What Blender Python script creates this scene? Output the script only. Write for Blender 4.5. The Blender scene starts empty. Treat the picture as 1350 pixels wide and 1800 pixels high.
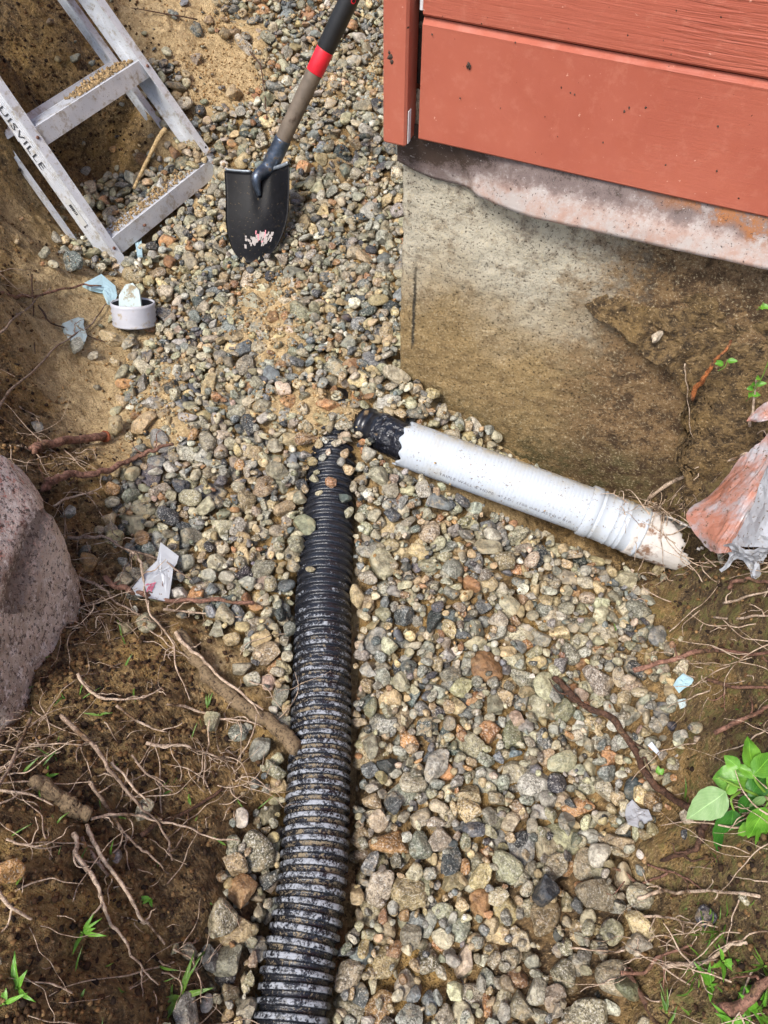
import bpy, math, random
import numpy as np
from mathutils import Vector, Matrix

random.seed(7)
rng = np.random.default_rng(11)
R = math.radians
scene = bpy.context.scene
COL = scene.collection

# ------------------------------------------------------------------ camera, sky, sun, exposure
FPX, PW, PH = 1360.0, 1350.0, 1800.0          # focal length in photo pixels, photo size
PITCH = 54.4
CAM = np.array([0.0, 0.0, 1.5])
cam_data = bpy.data.cameras.new('camera')
cam_data.sensor_fit = 'VERTICAL'
cam_data.sensor_height = 24.0
cam_data.lens = 24.0 * FPX / PH
cam_data.clip_start = 0.02
cam_data.clip_end = 300.0
cam = bpy.data.objects.new('camera', cam_data)
cam.location = CAM
cam.rotation_euler = (R(90 - PITCH), 0, 0)
COL.objects.link(cam)
scene.camera = cam

SUN_ELEV, SUN_AZ = R(58), R(222)              # azimuth clockwise from +Y: behind the viewer, to the left
world = bpy.data.worlds.new('World')
scene.world = world
world.use_nodes = True
wn = world.node_tree
wn.nodes.clear()
wo = wn.nodes.new('ShaderNodeOutputWorld')
bg = wn.nodes.new('ShaderNodeBackground')
sky = wn.nodes.new('ShaderNodeTexSky')
sky.sky_type = 'NISHITA'
sky.sun_disc = False
sky.sun_elevation = SUN_ELEV
sky.sun_rotation = SUN_AZ
sky.air_density = 1.0
sky.dust_density = 2.5
sky.ozone_density = 0.6
bg.inputs['Strength'].default_value = 0.13
wn.links.new(sky.outputs[0], bg.inputs['Color'])
wn.links.new(bg.outputs[0], wo.inputs['Surface'])

sun_data = bpy.data.lights.new('sun', 'SUN')
sun_data.energy = 2.2
sun_data.angle = R(18)
sun_data.color = (1.0, 0.965, 0.92)
sun = bpy.data.objects.new('sun', sun_data)
sun.location = (-2, -3, 6)
sun_dir = Vector((math.sin(SUN_AZ) * math.cos(SUN_ELEV), math.cos(SUN_AZ) * math.cos(SUN_ELEV), math.sin(SUN_ELEV)))
sun.rotation_euler = sun_dir.to_track_quat('Z', 'Y').to_euler()
COL.objects.link(sun)

scene.view_settings.view_transform = 'Standard'
scene.view_settings.look = 'None'
scene.view_settings.gamma = 1.0
scene.view_settings.use_curve_mapping = False
scene.view_settings.exposure = 0.84
scene.cycles.use_denoising = True
scene.cycles.use_adaptive_sampling = True
scene.cycles.adaptive_threshold = 0.03
scene.cycles.max_bounces = 4
scene.cycles.diffuse_bounces = 2
scene.cycles.transparent_max_bounces = 6

# ------------------------------------------------------------------ helpers: projection
CT, ST = math.cos(R(PITCH)), math.sin(R(PITCH))
def ray(px, py):
    a, b = px - PW / 2, PH / 2 - py
    return np.array([a, FPX * CT + b * ST, -(FPX * ST - b * CT)])
def at_z(px, py, z):
    d = ray(px, py)
    return CAM + d * ((z - CAM[2]) / d[2])
def at_depth(px, py, dep):
    return CAM + ray(px, py) * (dep / FPX)
def project(P):
    P = np.asarray(P, float)
    x, y, dz = P[..., 0], P[..., 1], CAM[2] - P[..., 2]
    dep = np.maximum(y * CT + dz * ST, 0.05)
    up = y * ST - dz * CT
    return PW / 2 + x * FPX / dep, PH / 2 - up * FPX / dep, dep

# ------------------------------------------------------------------ helpers: noise
def _hash(ix, iy, iz, seed):
    h = (ix * 374761393 + iy * 668265263 + iz * 2147483647 + seed * 974711) & 0xFFFFFFFF
    h = ((h ^ (h >> 13)) * 1274126177) & 0xFFFFFFFF
    h = ((h ^ (h >> 16)) * 2246822519) & 0xFFFFFFFF
    return ((h ^ (h >> 15)) & 0xFFFFFF) / float(0xFFFFFF)
def vnoise(P, seed=0):
    P = np.asarray(P, float)
    f = np.floor(P).astype(np.int64)
    t = P - f
    t = t * t * (3 - 2 * t)
    out = 0
    for dx in (0, 1):
        wx = t[..., 0] if dx else 1 - t[..., 0]
        for dy in (0, 1):
            wy = t[..., 1] if dy else 1 - t[..., 1]
            for dz in (0, 1):
                wz = t[..., 2] if dz else 1 - t[..., 2]
                out = out + wx * wy * wz * _hash(f[..., 0] + dx, f[..., 1] + dy, f[..., 2] + dz, seed)
    return out * 2 - 1
def fbm(P, octs=4, seed=0, gain=0.5):
    P = np.asarray(P, float)
    s, a, n = 0, 1.0, 0.0
    for k in range(octs):
        s = s + a * vnoise(P * (2.03 ** k) + 17.3 * k, seed + k)
        n += a
        a *= gain
    return s / n

# ------------------------------------------------------------------ helpers: meshes and objects
def np_mesh(name, V, F, mat=None, smooth=True, attrs=None, cols=None):
    V = np.ascontiguousarray(V, dtype=np.float32)
    me = bpy.data.meshes.new(name)
    if isinstance(F, np.ndarray):
        n, k = F.shape
        me.vertices.add(len(V)); me.vertices.foreach_set('co', V.ravel())
        me.loops.add(n * k); me.loops.foreach_set('vertex_index', np.ascontiguousarray(F, dtype=np.int32).ravel())
        me.polygons.add(n)
        me.polygons.foreach_set('loop_start', np.arange(0, n * k, k, dtype=np.int32))
        me.update(calc_edges=True)
    else:
        me.from_pydata([tuple(map(float, v)) for v in V], [], [tuple(int(i) for i in f) for f in F])
        me.update()
    me.polygons.foreach_set('use_smooth', np.full(len(me.polygons), smooth, dtype=bool))
    for k_, a in (attrs or {}).items():
        at = me.attributes.new(k_, 'FLOAT', 'POINT')
        at.data.foreach_set('value', np.ascontiguousarray(a, dtype=np.float32).ravel())
    for k_, a in (cols or {}).items():
        at = me.attributes.new(k_, 'FLOAT_COLOR', 'POINT')
        at.data.foreach_set('color', np.ascontiguousarray(a, dtype=np.float32).ravel())
    if mat is not None:
        me.materials.append(mat)
    return me
def tag(o, label=None, cat=None, group=None, kind=None):
    if label: o['label'] = label
    if cat: o['category'] = cat
    if group: o['group'] = group
    if kind: o['kind'] = kind
    return o
def link(name, me, parent=None, loc=None):
    o = bpy.data.objects.new(name, me)
    COL.objects.link(o)
    if loc is not None: o.location = loc
    if parent is not None:
        o.parent = parent
        p = parent
        if p.type == 'EMPTY':
            o.matrix_parent_inverse = Matrix.Translation(p.location).inverted()
    return o
def obj(name, V, F, mat, parent=None, smooth=True, attrs=None, cols=None):
    return link(name, np_mesh(name, V, F, mat, smooth, attrs, cols), parent)
def empty(name, loc, label, cat, group=None):
    o = bpy.data.objects.new(name, None)
    o.empty_display_size = 0.05
    o.location = tuple(float(c) for c in loc)
    COL.objects.link(o)
    return tag(o, label, cat, group)
class MB:
    """collects pieces of one mesh"""
    def __init__(s): s.V, s.F = [], []
    def add(s, V, F):
        b = sum(len(v) for v in s.V)
        s.V.append(np.asarray(V, float))
        s.F += [tuple(i + b for i in f) for f in F]
        return s
    def box(s, c, ax, h, bev=0.0):
        """box at centre c with axes rows of ax and half sizes h, optionally chamfered"""
        ax = np.asarray(ax, float); h = np.asarray(h, float); c = np.asarray(c, float)
        b = min(bev, min(h) * 0.9)
        if b <= 0:
            q = np.array([[x, y, z] for x in (-1, 1) for y in (-1, 1) for z in (-1, 1)], float) * h
            F = [(0, 1, 3, 2), (4, 6, 7, 5), (0, 4, 5, 1), (2, 3, 7, 6), (0, 2, 6, 4), (1, 5, 7, 3)]
        else:
            q, idx = [], {}
            for x in (-1, 1):
                for y in (-1, 1):
                    for z in (-1, 1):
                        for k in range(3):
                            sg = np.array([x, y, z], float)
                            p = sg * (h - b); p[k] = sg[k] * h[k]
                            idx[(x, y, z, k)] = len(q); q.append(p)
            q = np.array(q); F = []
            for k in range(3):
                i, j = [a for a in range(3) if a != k]
                for sgn in (-1, 1):
                    f = []
                    for (u, v) in ((-1, -1), (1, -1), (1, 1), (-1, 1)):
                        t = [0, 0, 0]; t[k] = sgn; t[i] = u; t[j] = v
                        f.append(idx[(*t, k)])
                    F.append(tuple(f))
            for k in range(3):
                i, j = [a for a in range(3) if a != k]
                for u in (-1, 1):
                    for v in (-1, 1):
                        t0 = [0, 0, 0]; t0[i] = u; t0[j] = v; t0[k] = -1
                        t1 = list(t0); t1[k] = 1
                        F.append((idx[(*t0, i)], idx[(*t1, i)], idx[(*t1, j)], idx[(*t0, j)]))
            for x in (-1, 1):
                for y in (-1, 1):
                    for z in (-1, 1):
                        F.append((idx[(x, y, z, 0)], idx[(x, y, z, 1)], idx[(x, y, z, 2)]))
        return s.add(c + q @ ax, F)
    def build(s, name, mat, parent=None, smooth=False, recalc=True):
        me = np_mesh(name, np.vstack(s.V), s.F, mat, smooth)
        if recalc:
            import bmesh
            bm = bmesh.new(); bm.from_mesh(me)
            bmesh.ops.recalc_face_normals(bm, faces=bm.faces)
            bm.to_mesh(me); bm.free()
        return link(name, me, parent)
def smooth_path(P, n=8):
    """Catmull-Rom through the rows of P (any number of columns)"""
    P = np.asarray(P, float)
    if len(P) < 3: 
        t = np.linspace(0, 1, n + 1)[:, None]
        return P[0] * (1 - t) + P[-1] * t
    Q = np.vstack([2 * P[0] - P[1], P, 2 * P[-1] - P[-2]])
    out = []
    for i in range(1, len(Q) - 2):
        p0, p1, p2, p3 = Q[i - 1], Q[i], Q[i + 1], Q[i + 2]
        for t in np.linspace(0, 1, n, endpoint=False):
            out.append(0.5 * ((2 * p1) + (-p0 + p2) * t + (2 * p0 - 5 * p1 + 4 * p2 - p3) * t * t + (-p0 + 3 * p1 - 3 * p2 + p3) * t ** 3))
    out.append(Q[-2])
    return np.array(out)
def frames(P):
    T = np.gradient(P, axis=0)
    T /= np.linalg.norm(T, axis=1)[:, None] + 1e-12
    ref = np.array([0, 0, 1.0]) if abs(T[0][2]) < 0.9 else np.array([1.0, 0, 0])
    n = np.cross(ref, T[0]); n /= np.linalg.norm(n)
    A, B = [], []
    for t in T:
        n = n - t * np.dot(n, t); n /= np.linalg.norm(n) + 1e-12
        A.append(n); B.append(np.cross(t, n))
    return T, np.array(A), np.array(B)
def tube(P, rad, seg=8, cap=True, rough=0.0, rs=40.0):
    """quads/tris of a tube; rad scalar or per point or (n,seg)"""
    P = np.asarray(P, float); n = len(P)
    T, A, B = frames(P)
    th = np.linspace(0, 2 * np.pi, seg, endpoint=False)
    rad = np.asarray(rad, float)
    if rad.ndim == 0: rad = np.full(n, float(rad))
    if rad.ndim == 1: rad = np.repeat(rad[:, None], seg, 1)
    V = P[:, None, :] + rad[..., None] * (np.cos(th)[None, :, None] * A[:, None, :] + np.sin(th)[None, :, None] * B[:, None, :])
    if rough > 0:
        nz = fbm(V * rs, 2, 5)
        V = P[:, None, :] + (V - P[:, None, :]) * (1 + rough * nz)[..., None]
    V = V.reshape(-1, 3)
    F = []
    for i in range(n - 1):
        for j in range(seg):
            k = (j + 1) % seg
            F.append((i * seg + j, i * seg + k, (i + 1) * seg + k, (i + 1) * seg + j))
    if cap:
        V = np.vstack([V, P[0], P[-1]])
        a, b = n * seg, n * seg + 1
        for j in range(seg):
            k = (j + 1) % seg
            F.append((a, k, j)); F.append((b, (n - 1) * seg + j, (n - 1) * seg + k))
    return V, F
def ico(sub):
    import bmesh
    bm = bmesh.new()
    bmesh.ops.create_icosphere(bm, subdivisions=sub, radius=1.0)
    V = np.array([v.co[:] for v in bm.verts]); F = np.array([[v.index for v in f.verts] for f in bm.faces], dtype=np.int32)
    bm.free()
    return V, F
def in_poly(x, y, poly):
    x = np.asarray(x, float); y = np.asarray(y, float)
    c = np.zeros(x.shape, bool)
    n = len(poly)
    for i in range(n):
        x0, y0 = poly[i]; x1, y1 = poly[(i + 1) % n]
        if y0 == y1: continue
        k = ((y0 > y) != (y1 > y)) & (x < (x1 - x0) * (y - y0) / (y1 - y0) + x0)
        c ^= k
    return c
def srgb(r, g, b, k=1.0):
    f = lambda c: ((c / 255 + 0.055) / 1.055) ** 2.4 if c > 10 else c / 255 / 12.92
    return (f(r) * k, f(g) * k, f(b) * k, 1.0)

# ------------------------------------------------------------------ helpers: materials
class NT:
    def __init__(s, name):
        s.m = bpy.data.materials.new(name); s.m.use_nodes = True
        s.t = s.m.node_tree; s.t.nodes.clear()
        s.out = s.t.nodes.new('ShaderNodeOutputMaterial')
        s.bs = s.t.nodes.new('ShaderNodeBsdfPrincipled')
        s.t.links.new(s.bs.outputs[0], s.out.inputs['Surface'])
        s.pos = None
    def new(s, typ, **kw):
        n = s.t.nodes.new(typ)
        for k, v in kw.items(): setattr(n, k, v)
        return n
    def set(s, sock, v):
        if isinstance(v, bpy.types.NodeSocket): s.t.links.new(v, sock)
        else: sock.default_value = v
    def P(s):
        if s.pos is None: s.pos = s.new('ShaderNodeNewGeometry').outputs['Position']
        return s.pos
    def normal(s): return s.new('ShaderNodeNewGeometry').outputs['Normal']
    def attr(s, name, out='Fac'):
        n = s.new('ShaderNodeAttribute'); n.attribute_name = name
        return n.outputs[out]
    def scaled(s, vec, sc):
        n = s.new('ShaderNodeVectorMath', operation='MULTIPLY')
        s.set(n.inputs[0], vec); n.inputs[1].default_value = sc
        return n.outputs[0]
    def noise(s, scale, detail=2.0, rough=0.5, vec=None, dist=0.0):
        n = s.new('ShaderNodeTexNoise')
        s.set(n.inputs['Vector'], vec if vec is not None else s.P())
        n.inputs['Scale'].default_value = scale; n.inputs['Detail'].default_value = detail
        n.inputs['Roughness'].default_value = rough; n.inputs['Distortion'].default_value = dist
        return n.outputs['Fac']
    def voro(s, scale, vec=None, feature='F1', out='Distance'):
        n = s.new('ShaderNodeTexVoronoi', feature=feature)
        s.set(n.inputs['Vector'], vec if vec is not None else s.P())
        n.inputs['Scale'].default_value = scale
        return n.outputs[out]
    def ramp(s, fac, lo, hi, a=0.0, b=1.0, smooth=True):
        n = s.new('ShaderNodeMapRange')
        n.interpolation_type = 'SMOOTHSTEP' if smooth else 'LINEAR'
        s.set(n.inputs['Value'], fac)
        n.inputs['From Min'].default_value = lo; n.inputs['From Max'].default_value = hi
        n.inputs['To Min'].default_value = a; n.inputs['To Max'].default_value = b
        return n.outputs[0]
    def math(s, op, a, b=0.0, c=None):
        n = s.new('ShaderNodeMath', operation=op)
        s.set(n.inputs[0], a); s.set(n.inputs[1], b)
        if c is not None: s.set(n.inputs[2], c)
        return n.outputs[0]
    def mix(s, fac, a, b, blend='MIX'):
        n = s.new('ShaderNodeMix', data_type='RGBA', blend_type=blend)
        s.set(n.inputs[0], fac); s.set(n.inputs[6], a); s.set(n.inputs[7], b)
        return n.outputs[2]
    def sep(s, vec):
        n = s.new('ShaderNodeSeparateXYZ'); s.set(n.inputs[0], vec)
        return n.outputs
    def base(s, v): s.set(s.bs.inputs['Base Color'], v)
    def rough(s, v): s.set(s.bs.inputs['Roughness'], v)
    def spec(s, v): s.bs.inputs['Specular IOR Level'].default_value = v
    def metal(s, v): s.set(s.bs.inputs['Metallic'], v)
    def bump(s, h, strength=0.5, dist=0.002, prev=None):
        n = s.new('ShaderNodeBump')
        n.inputs['Strength'].default_value = strength; n.inputs['Distance'].default_value = dist
        s.set(n.inputs['Height'], h)
        if prev is not None: s.t.links.new(prev, n.inputs['Normal'])
        s.t.links.new(n.outputs[0], s.bs.inputs['Normal'])
        return n.outputs[0]

def m_simple(name, col, rough=0.6, var=0.25, scale=30.0, bump=0.2, bscale=200.0, bdist=0.001, metal=0.0, dirt=None, dscale=18.0, dlo=0.5, dhi=0.7, spec=0.5):
    n = NT(name)
    c = n.mix(n.ramp(n.noise(scale, 4, 0.6), 0.3, 0.7), tuple(x * (1 - var) for x in col[:3]) + (1,), tuple(min(1, x * (1 + var)) for x in col[:3]) + (1,))
    if dirt is not None:
        d = n.ramp(n.noise(dscale, 6, 0.65), dlo, dhi)
        c = n.mix(d, c, dirt)
        n.rough(n.ramp(d, 0, 1, rough, 0.85))
    else:
        n.rough(rough)
    n.base(c); n.metal(metal); n.spec(spec)
    if bump: n.bump(n.noise(bscale, 4, 0.6), bump, bdist)
    return n.m

def m_stone():
    n = NT('gravel_stone')
    col = n.attr('col', 'Color'); spk = n.attr('spk')
    blot = n.noise(75, 3, 0.7); grit = n.noise(270, 2, 0.8)
    c = n.mix(n.ramp(blot, 0.34, 0.66), n.mix(1.0, col, (0.56, 0.54, 0.50, 1), 'MULTIPLY'), n.mix(1.0, col, (1.28, 1.27, 1.22, 1), 'MULTIPLY'))
    dark = n.math('MULTIPLY', n.ramp(grit, 0.53, 0.63), spk)
    light = n.math('MULTIPLY', n.ramp(grit, 0.45, 0.36), n.math('MULTIPLY', spk, 0.8))
    c = n.mix(dark, c, n.mix(1.0, col, (0.16, 0.155, 0.15, 1), 'MULTIPLY'))
    c = n.mix(light, c, (0.60, 0.57, 0.50, 1))
    # wet sand clinging to the stones
    sand = n.math('MULTIPLY', n.ramp(n.noise(16, 3, 0.7), 0.47, 0.66), n.ramp(blot, 0.42, 0.58))
    sand = n.math('MULTIPLY', sand, n.attr('sandy'))
    c = n.mix(sand, c, srgb(164, 144, 110))
    n.base(c)
    n.rough(n.ramp(blot, 0.3, 0.7, 0.36, 0.70))
    n.spec(0.5)
    n.bump(n.math('ADD', n.math('MULTIPLY', blot, 1.6), grit), 0.75, 0.0036)
    return n.m
def m_ground():
    n = NT('trench_soil')
    mx = n.attr('humus'); moss = n.attr('moss')
    big = n.noise(7, 4, 0.65); mid = n.noise(46, 4, 0.75); fine = n.noise(185, 3, 0.8)
    sand = n.mix(n.ramp(mid, 0.3, 0.7), srgb(150, 125, 86), srgb(202, 176, 132))
    sand = n.mix(n.ramp(fine, 0.56, 0.68), sand, srgb(224, 202, 158))
    sand = n.mix(n.ramp(fine, 0.44, 0.32), sand, srgb(92, 70, 40))
    dark = n.mix(n.ramp(mid, 0.34, 0.66), srgb(80, 63, 40), srgb(156, 127, 82))
    dark = n.mix(n.ramp(big, 0.5, 0.66), dark, srgb(150, 121, 72))
    dark = n.mix(n.ramp(fine, 0.57, 0.68), dark, srgb(194, 168, 128))
    dark = n.mix(n.ramp(fine, 0.45, 0.33), dark, srgb(29, 22, 13))
    peat = n.mix(n.ramp(mid, 0.36, 0.64), srgb(44, 34, 24), srgb(104, 82, 55))
    peat = n.mix(n.ramp(fine, 0.58, 0.70), peat, srgb(158, 134, 98))
    dark = n.mix(n.ramp(mx, 0.80, 1.0, 0.0, 0.75), dark, peat)
    f = n.math('ADD', mx, n.math('MULTIPLY', n.math('SUBTRACT', big, 0.5), 0.9))
    c = n.mix(n.ramp(f, 0.3, 0.72), sand, dark)
    g = n.math('MULTIPLY', moss, n.ramp(mid, 0.48, 0.60))
    c = n.mix(g, c, srgb(94, 94, 48))
    n.base(c); n.rough(n.ramp(big, 0.3, 0.7, 0.55, 0.9)); n.spec(0.35)
    n.bump(n.math('ADD', n.math('MULTIPLY', mid, 2.2), fine), 0.9, 0.0060)
    return n.m
def m_crumb():
    n = NT('soil_crumb')
    c = n.attr('col', 'Color')
    c = n.mix(n.ramp(n.noise(500, 2), 0.3, 0.7), n.mix(1.0, c, (0.6, 0.6, 0.6, 1), 'MULTIPLY'), c)
    n.base(c); n.rough(0.85); n.spec(0.3)
    n.bump(n.noise(700, 3, 0.7), 0.6, 0.0015)
    return n.m
def m_corrugated():
    n = NT('black_corrugated_plastic')
    crest, chalk, sand = n.attr('crest'), n.attr('chalk'), n.attr('silt')
    nz = n.ramp(n.sep(n.normal())[2], 0.0, 0.75)
    streak = n.noise(48, 4, 0.75); grit = n.noise(210, 3, 0.8)
    k = n.math('ADD', streak, n.math('MULTIPLY', grit, 0.8))
    thr = n.math('SUBTRACT', 1.215, n.math('MULTIPLY', chalk, 0.34))
    w = n.math('MULTIPLY', n.ramp(crest, 0.55, 0.98), n.ramp(n.math('SUBTRACT', k, thr), -0.05, 0.13))
    w = n.math('MULTIPLY', w, nz)
    thr2 = n.math('SUBTRACT', 1.24, n.math('MULTIPLY', sand, 0.34))
    sd = n.math('MULTIPLY', n.ramp(crest, 0.55, 0.15), n.ramp(n.math('SUBTRACT', n.math('ADD', grit, n.math('MULTIPLY', streak, 0.8)), thr2), -0.03, 0.07))
    sd = n.math('MULTIPLY', sd, nz)
    c = n.mix(n.ramp(grit, 0.3, 0.7), (0.006, 0.007, 0.010, 1), (0.018, 0.020, 0.027, 1))
    c = n.mix(sd, c, srgb(128, 114, 90))
    c = n.mix(w, c, srgb(154, 158, 164))
    n.base(c)
    n.spec(0.7)
    n.rough(n.math('ADD', 0.27, n.math('MULTIPLY', n.math('MAXIMUM', w, sd), 0.5)))
    n.bump(grit, 0.5, 0.0022)
    return n.m
def m_white_pipe():
    n = NT('white_pipe_plastic')
    d = n.ramp(n.noise(14, 6, 0.7), 0.48, 0.75); g = n.ramp(n.noise(170, 3, 0.7), 0.60, 0.67)
    up = n.ramp(n.sep(n.normal())[2], 0.5, 1.0)
    side = n.ramp(n.sep(n.normal())[1], -0.1, 0.6)
    c = n.mix(n.math('MULTIPLY', d, 0.55), srgb(186, 193, 200), srgb(174, 168, 150))
    c = n.mix(n.math('MULTIPLY', n.math('MULTIPLY', n.ramp(n.noise(40, 5, 0.75), 0.40, 0.60), side), 0.9), c, srgb(176, 164, 136))
    c = n.mix(n.math('MULTIPLY', g, n.ramp(n.noise(24, 3), 0.4, 0.6)), c, srgb(110, 88, 60))
    n.base(c); n.rough(n.ramp(d, 0, 1, 0.35, 0.6)); n.spec(0.4)
    n.bump(n.noise(180, 3), 0.12, 0.0008)
    return n.m
def m_red_siding(name='red_siding_paint', grain=True):
    n = NT(name)
    w = n.attr('ws'); z = n.attr('wz')
    c = n.mix(n.ramp(n.noise(3, 4, 0.6), 0.3, 0.7), srgb(168, 89, 69), srgb(182, 103, 81))
    c = n.mix(n.math('MULTIPLY', n.ramp(n.noise(45, 5, 0.75), 0.50, 0.70), 0.45), c, srgb(186, 114, 92))
    c = n.mix(n.ramp(n.noise(110, 2, 0.6), 0.715, 0.77), c, srgb(206, 150, 128))
    c = n.mix(n.ramp(n.noise(95, 2, 0.5, n.scaled(n.P(), (1, 1, 0.8))), 0.735, 0.76), c, srgb(60, 38, 28))
    n.base(c); n.rough(n.ramp(n.noise(30, 3), 0.3, 0.7, 0.5, 0.75)); n.spec(0.3)
    if grain:
        cv = n.new('ShaderNodeCombineXYZ')
        n.set(cv.inputs[0], n.math('MULTIPLY', w, 9.0)); n.set(cv.inputs[1], n.math('MULTIPLY', z, 210.0))
        gr = n.noise(1.0, 3, 0.55, cv.outputs[0], 0.6)
        amt = n.ramp(n.math('ADD', w, n.math('MULTIPLY', n.noise(4, 3), 0.08)), 0.40, 0.46, 0.32, 1.0)
        up = n.ramp(z, 0.962, 0.972, 0.12, 1.0)
        h = n.math('MULTIPLY', gr, n.math('MULTIPLY', amt, up))
        b = n.bump(h, 0.8, 0.0035)
        n.bump(n.noise(420, 3), 0.25, 0.0008, b)
    else:
        n.bump(n.noise(300, 4), 0.25, 0.0012)
    return n.m
def m_concrete():
    n = NT('foundation_concrete')
    s, z = n.attr('ws'), n.attr('wz')
    f = n.noise(170, 3, 0.8); m = n.noise(26, 5, 0.75); b = n.noise(5.5, 4, 0.65)
    zz = n.math('ADD', z, n.math('MULTIPLY', n.math('SUBTRACT', b, 0.5), 0.40))
    ss = n.math('ADD', s, n.math('MULTIPLY', n.math('SUBTRACT', m, 0.5), 0.30))
    # bare pale cement high up near the corner, soil-stained brown lower down and to the right
    c = n.mix(n.ramp(zz, 0.32, 0.60), srgb(148, 124, 84), srgb(186, 177, 156))
    c = n.mix(n.ramp(ss, 0.30, 0.50), c, n.mix(n.ramp(m, 0.40, 0.60), srgb(76, 58, 40), srgb(138, 110, 76)))
    c = n.mix(n.math('MULTIPLY', n.ramp(m, 0.48, 0.66), 0.55), c, srgb(104, 83, 55))
    c = n.mix(n.math('MULTIPLY', n.ramp(zz, 0.24, 0.02), n.ramp(m, 0.38, 0.60)), c, srgb(84, 78, 50))
    c = n.mix(n.math('MULTIPLY', n.ramp(zz, 0.60, 0.72), n.ramp(m, 0.40, 0.66, 0.0, 0.7)), c, srgb(104, 93, 85))
    line = n.math('SUBTRACT', s, n.math('ADD', 0.030, n.math('MULTIPLY', m, 0.008)))
    c = n.mix(n.math('MULTIPLY', n.ramp(n.math('ABSOLUTE', line), 0.006, 0.001), n.math('MULTIPLY', n.ramp(z, 0.27, 0.30), n.ramp(z, 0.56, 0.44))), c, srgb(62, 56, 46))
    c = n.mix(n.math('MULTIPLY', n.ramp(f, 0.54, 0.70), 0.7), c, srgb(196, 180, 146))
    c = n.mix(n.ramp(f, 0.45, 0.33), c, srgb(56, 45, 31))
    n.base(c); n.rough(0.85); n.spec(0.3)
    n.bump(n.math('ADD', n.math('MULTIPLY', m, 2.5), f), 0.8, 0.0030)
    return n.m
def m_flashing():
    n = NT('stained_flashing')
    s, t = n.attr('ws'), n.attr('ft')
    m = n.noise(24, 5, 0.75); f = n.noise(140, 3, 0.8); b = n.noise(7, 3, 0.6)
    c = n.mix(n.ramp(m, 0.36, 0.64), srgb(174, 164, 157), srgb(168, 138, 123))
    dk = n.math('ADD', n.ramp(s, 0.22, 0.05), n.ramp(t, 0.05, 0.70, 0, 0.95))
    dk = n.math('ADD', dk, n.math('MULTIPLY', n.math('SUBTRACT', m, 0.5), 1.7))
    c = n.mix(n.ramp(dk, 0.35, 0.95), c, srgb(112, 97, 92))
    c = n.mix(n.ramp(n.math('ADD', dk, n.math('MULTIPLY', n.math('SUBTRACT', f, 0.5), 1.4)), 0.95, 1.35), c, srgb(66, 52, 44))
    rs = n.math('MULTIPLY', n.ramp(s, 0.40, 0.55), n.ramp(n.math('ADD', t, n.math('MULTIPLY', n.math('SUBTRACT', b, 0.5), 1.4)), 0.35, 0.6))
    c = n.mix(n.math('MULTIPLY', rs, n.ramp(m, 0.38, 0.56)), c, srgb(150, 94, 48))
    c = n.mix(n.math('MULTIPLY', n.ramp(f, 0.60, 0.72), 0.6), c, srgb(200, 192, 186))
    c = n.mix(n.ramp(f, 0.41, 0.30), c, srgb(70, 54, 48))
    n.base(c); n.rough(0.62); n.spec(0.4)
    n.bump(n.math('ADD', m, n.math('MULTIPLY', f, 0.5)), 0.6, 0.0025)
    return n.m
def m_aluminium():
    n = NT('weathered_aluminium')
    v = n.scaled(n.P(), (30, 30, 30))
    g = n.noise(160, 3, 0.6); b = n.noise(12, 5, 0.65)
    c = n.mix(n.ramp(b, 0.35, 0.7), srgb(198, 201, 206), srgb(218, 220, 222))
    c = n.mix(n.math('MULTIPLY', n.ramp(n.noise(30, 5, 0.75), 0.50, 0.66), 0.75), c, srgb(156, 144, 122))
    c = n.mix(n.ramp(n.noise(260, 2, 0.6), 0.66, 0.73), c, srgb(96, 80, 58))
    n.base(c); n.metal(0.2); n.rough(n.ramp(g, 0.3, 0.7, 0.42, 0.62)); n.spec(0.5)
    n.bump(n.noise(240, 3), 0.12, 0.0006)
    return n.m
def m_boulder():
    n = NT('pink_granite')
    b = n.noise(9, 4, 0.65); f = n.noise(105, 3, 0.85); g = n.noise(48, 4, 0.85)
    up = n.attr('fresh')
    c = n.mix(n.ramp(b, 0.35, 0.65), srgb(190, 168, 154), srgb(222, 206, 194))
    dirty = n.mix(n.ramp(b, 0.36, 0.64), srgb(160, 144, 128), srgb(214, 199, 182))
    c = n.mix(up, dirty, c)
    c = n.mix(n.math('MULTIPLY', n.ramp(g, 0.53, 0.60), 0.9), c, srgb(232, 222, 212))
    c = n.mix(n.math('MULTIPLY', n.ramp(g, 0.46, 0.38), n.math('MULTIPLY', up, 0.75)), c, srgb(186, 104, 84))
    c = n.mix(n.math('MULTIPLY', n.ramp(f, 0.47, 0.40), 0.85), c, srgb(70, 58, 52))
    st = n.ramp(n.math('ABSOLUTE', n.math('SUBTRACT', n.attr('crack'), n.math('MULTIPLY', n.math('SUBTRACT', g, 0.5), 0.09))), 0.030, 0.008)
    c = n.mix(n.math('MULTIPLY', st, 0.7), c, srgb(70, 56, 50))
    n.base(c); n.rough(0.72); n.spec(0.4)
    n.bump(n.math('ADD', n.math('MULTIPLY', g, 2.0), f), 0.8, 0.0035)
    return n.m
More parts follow.
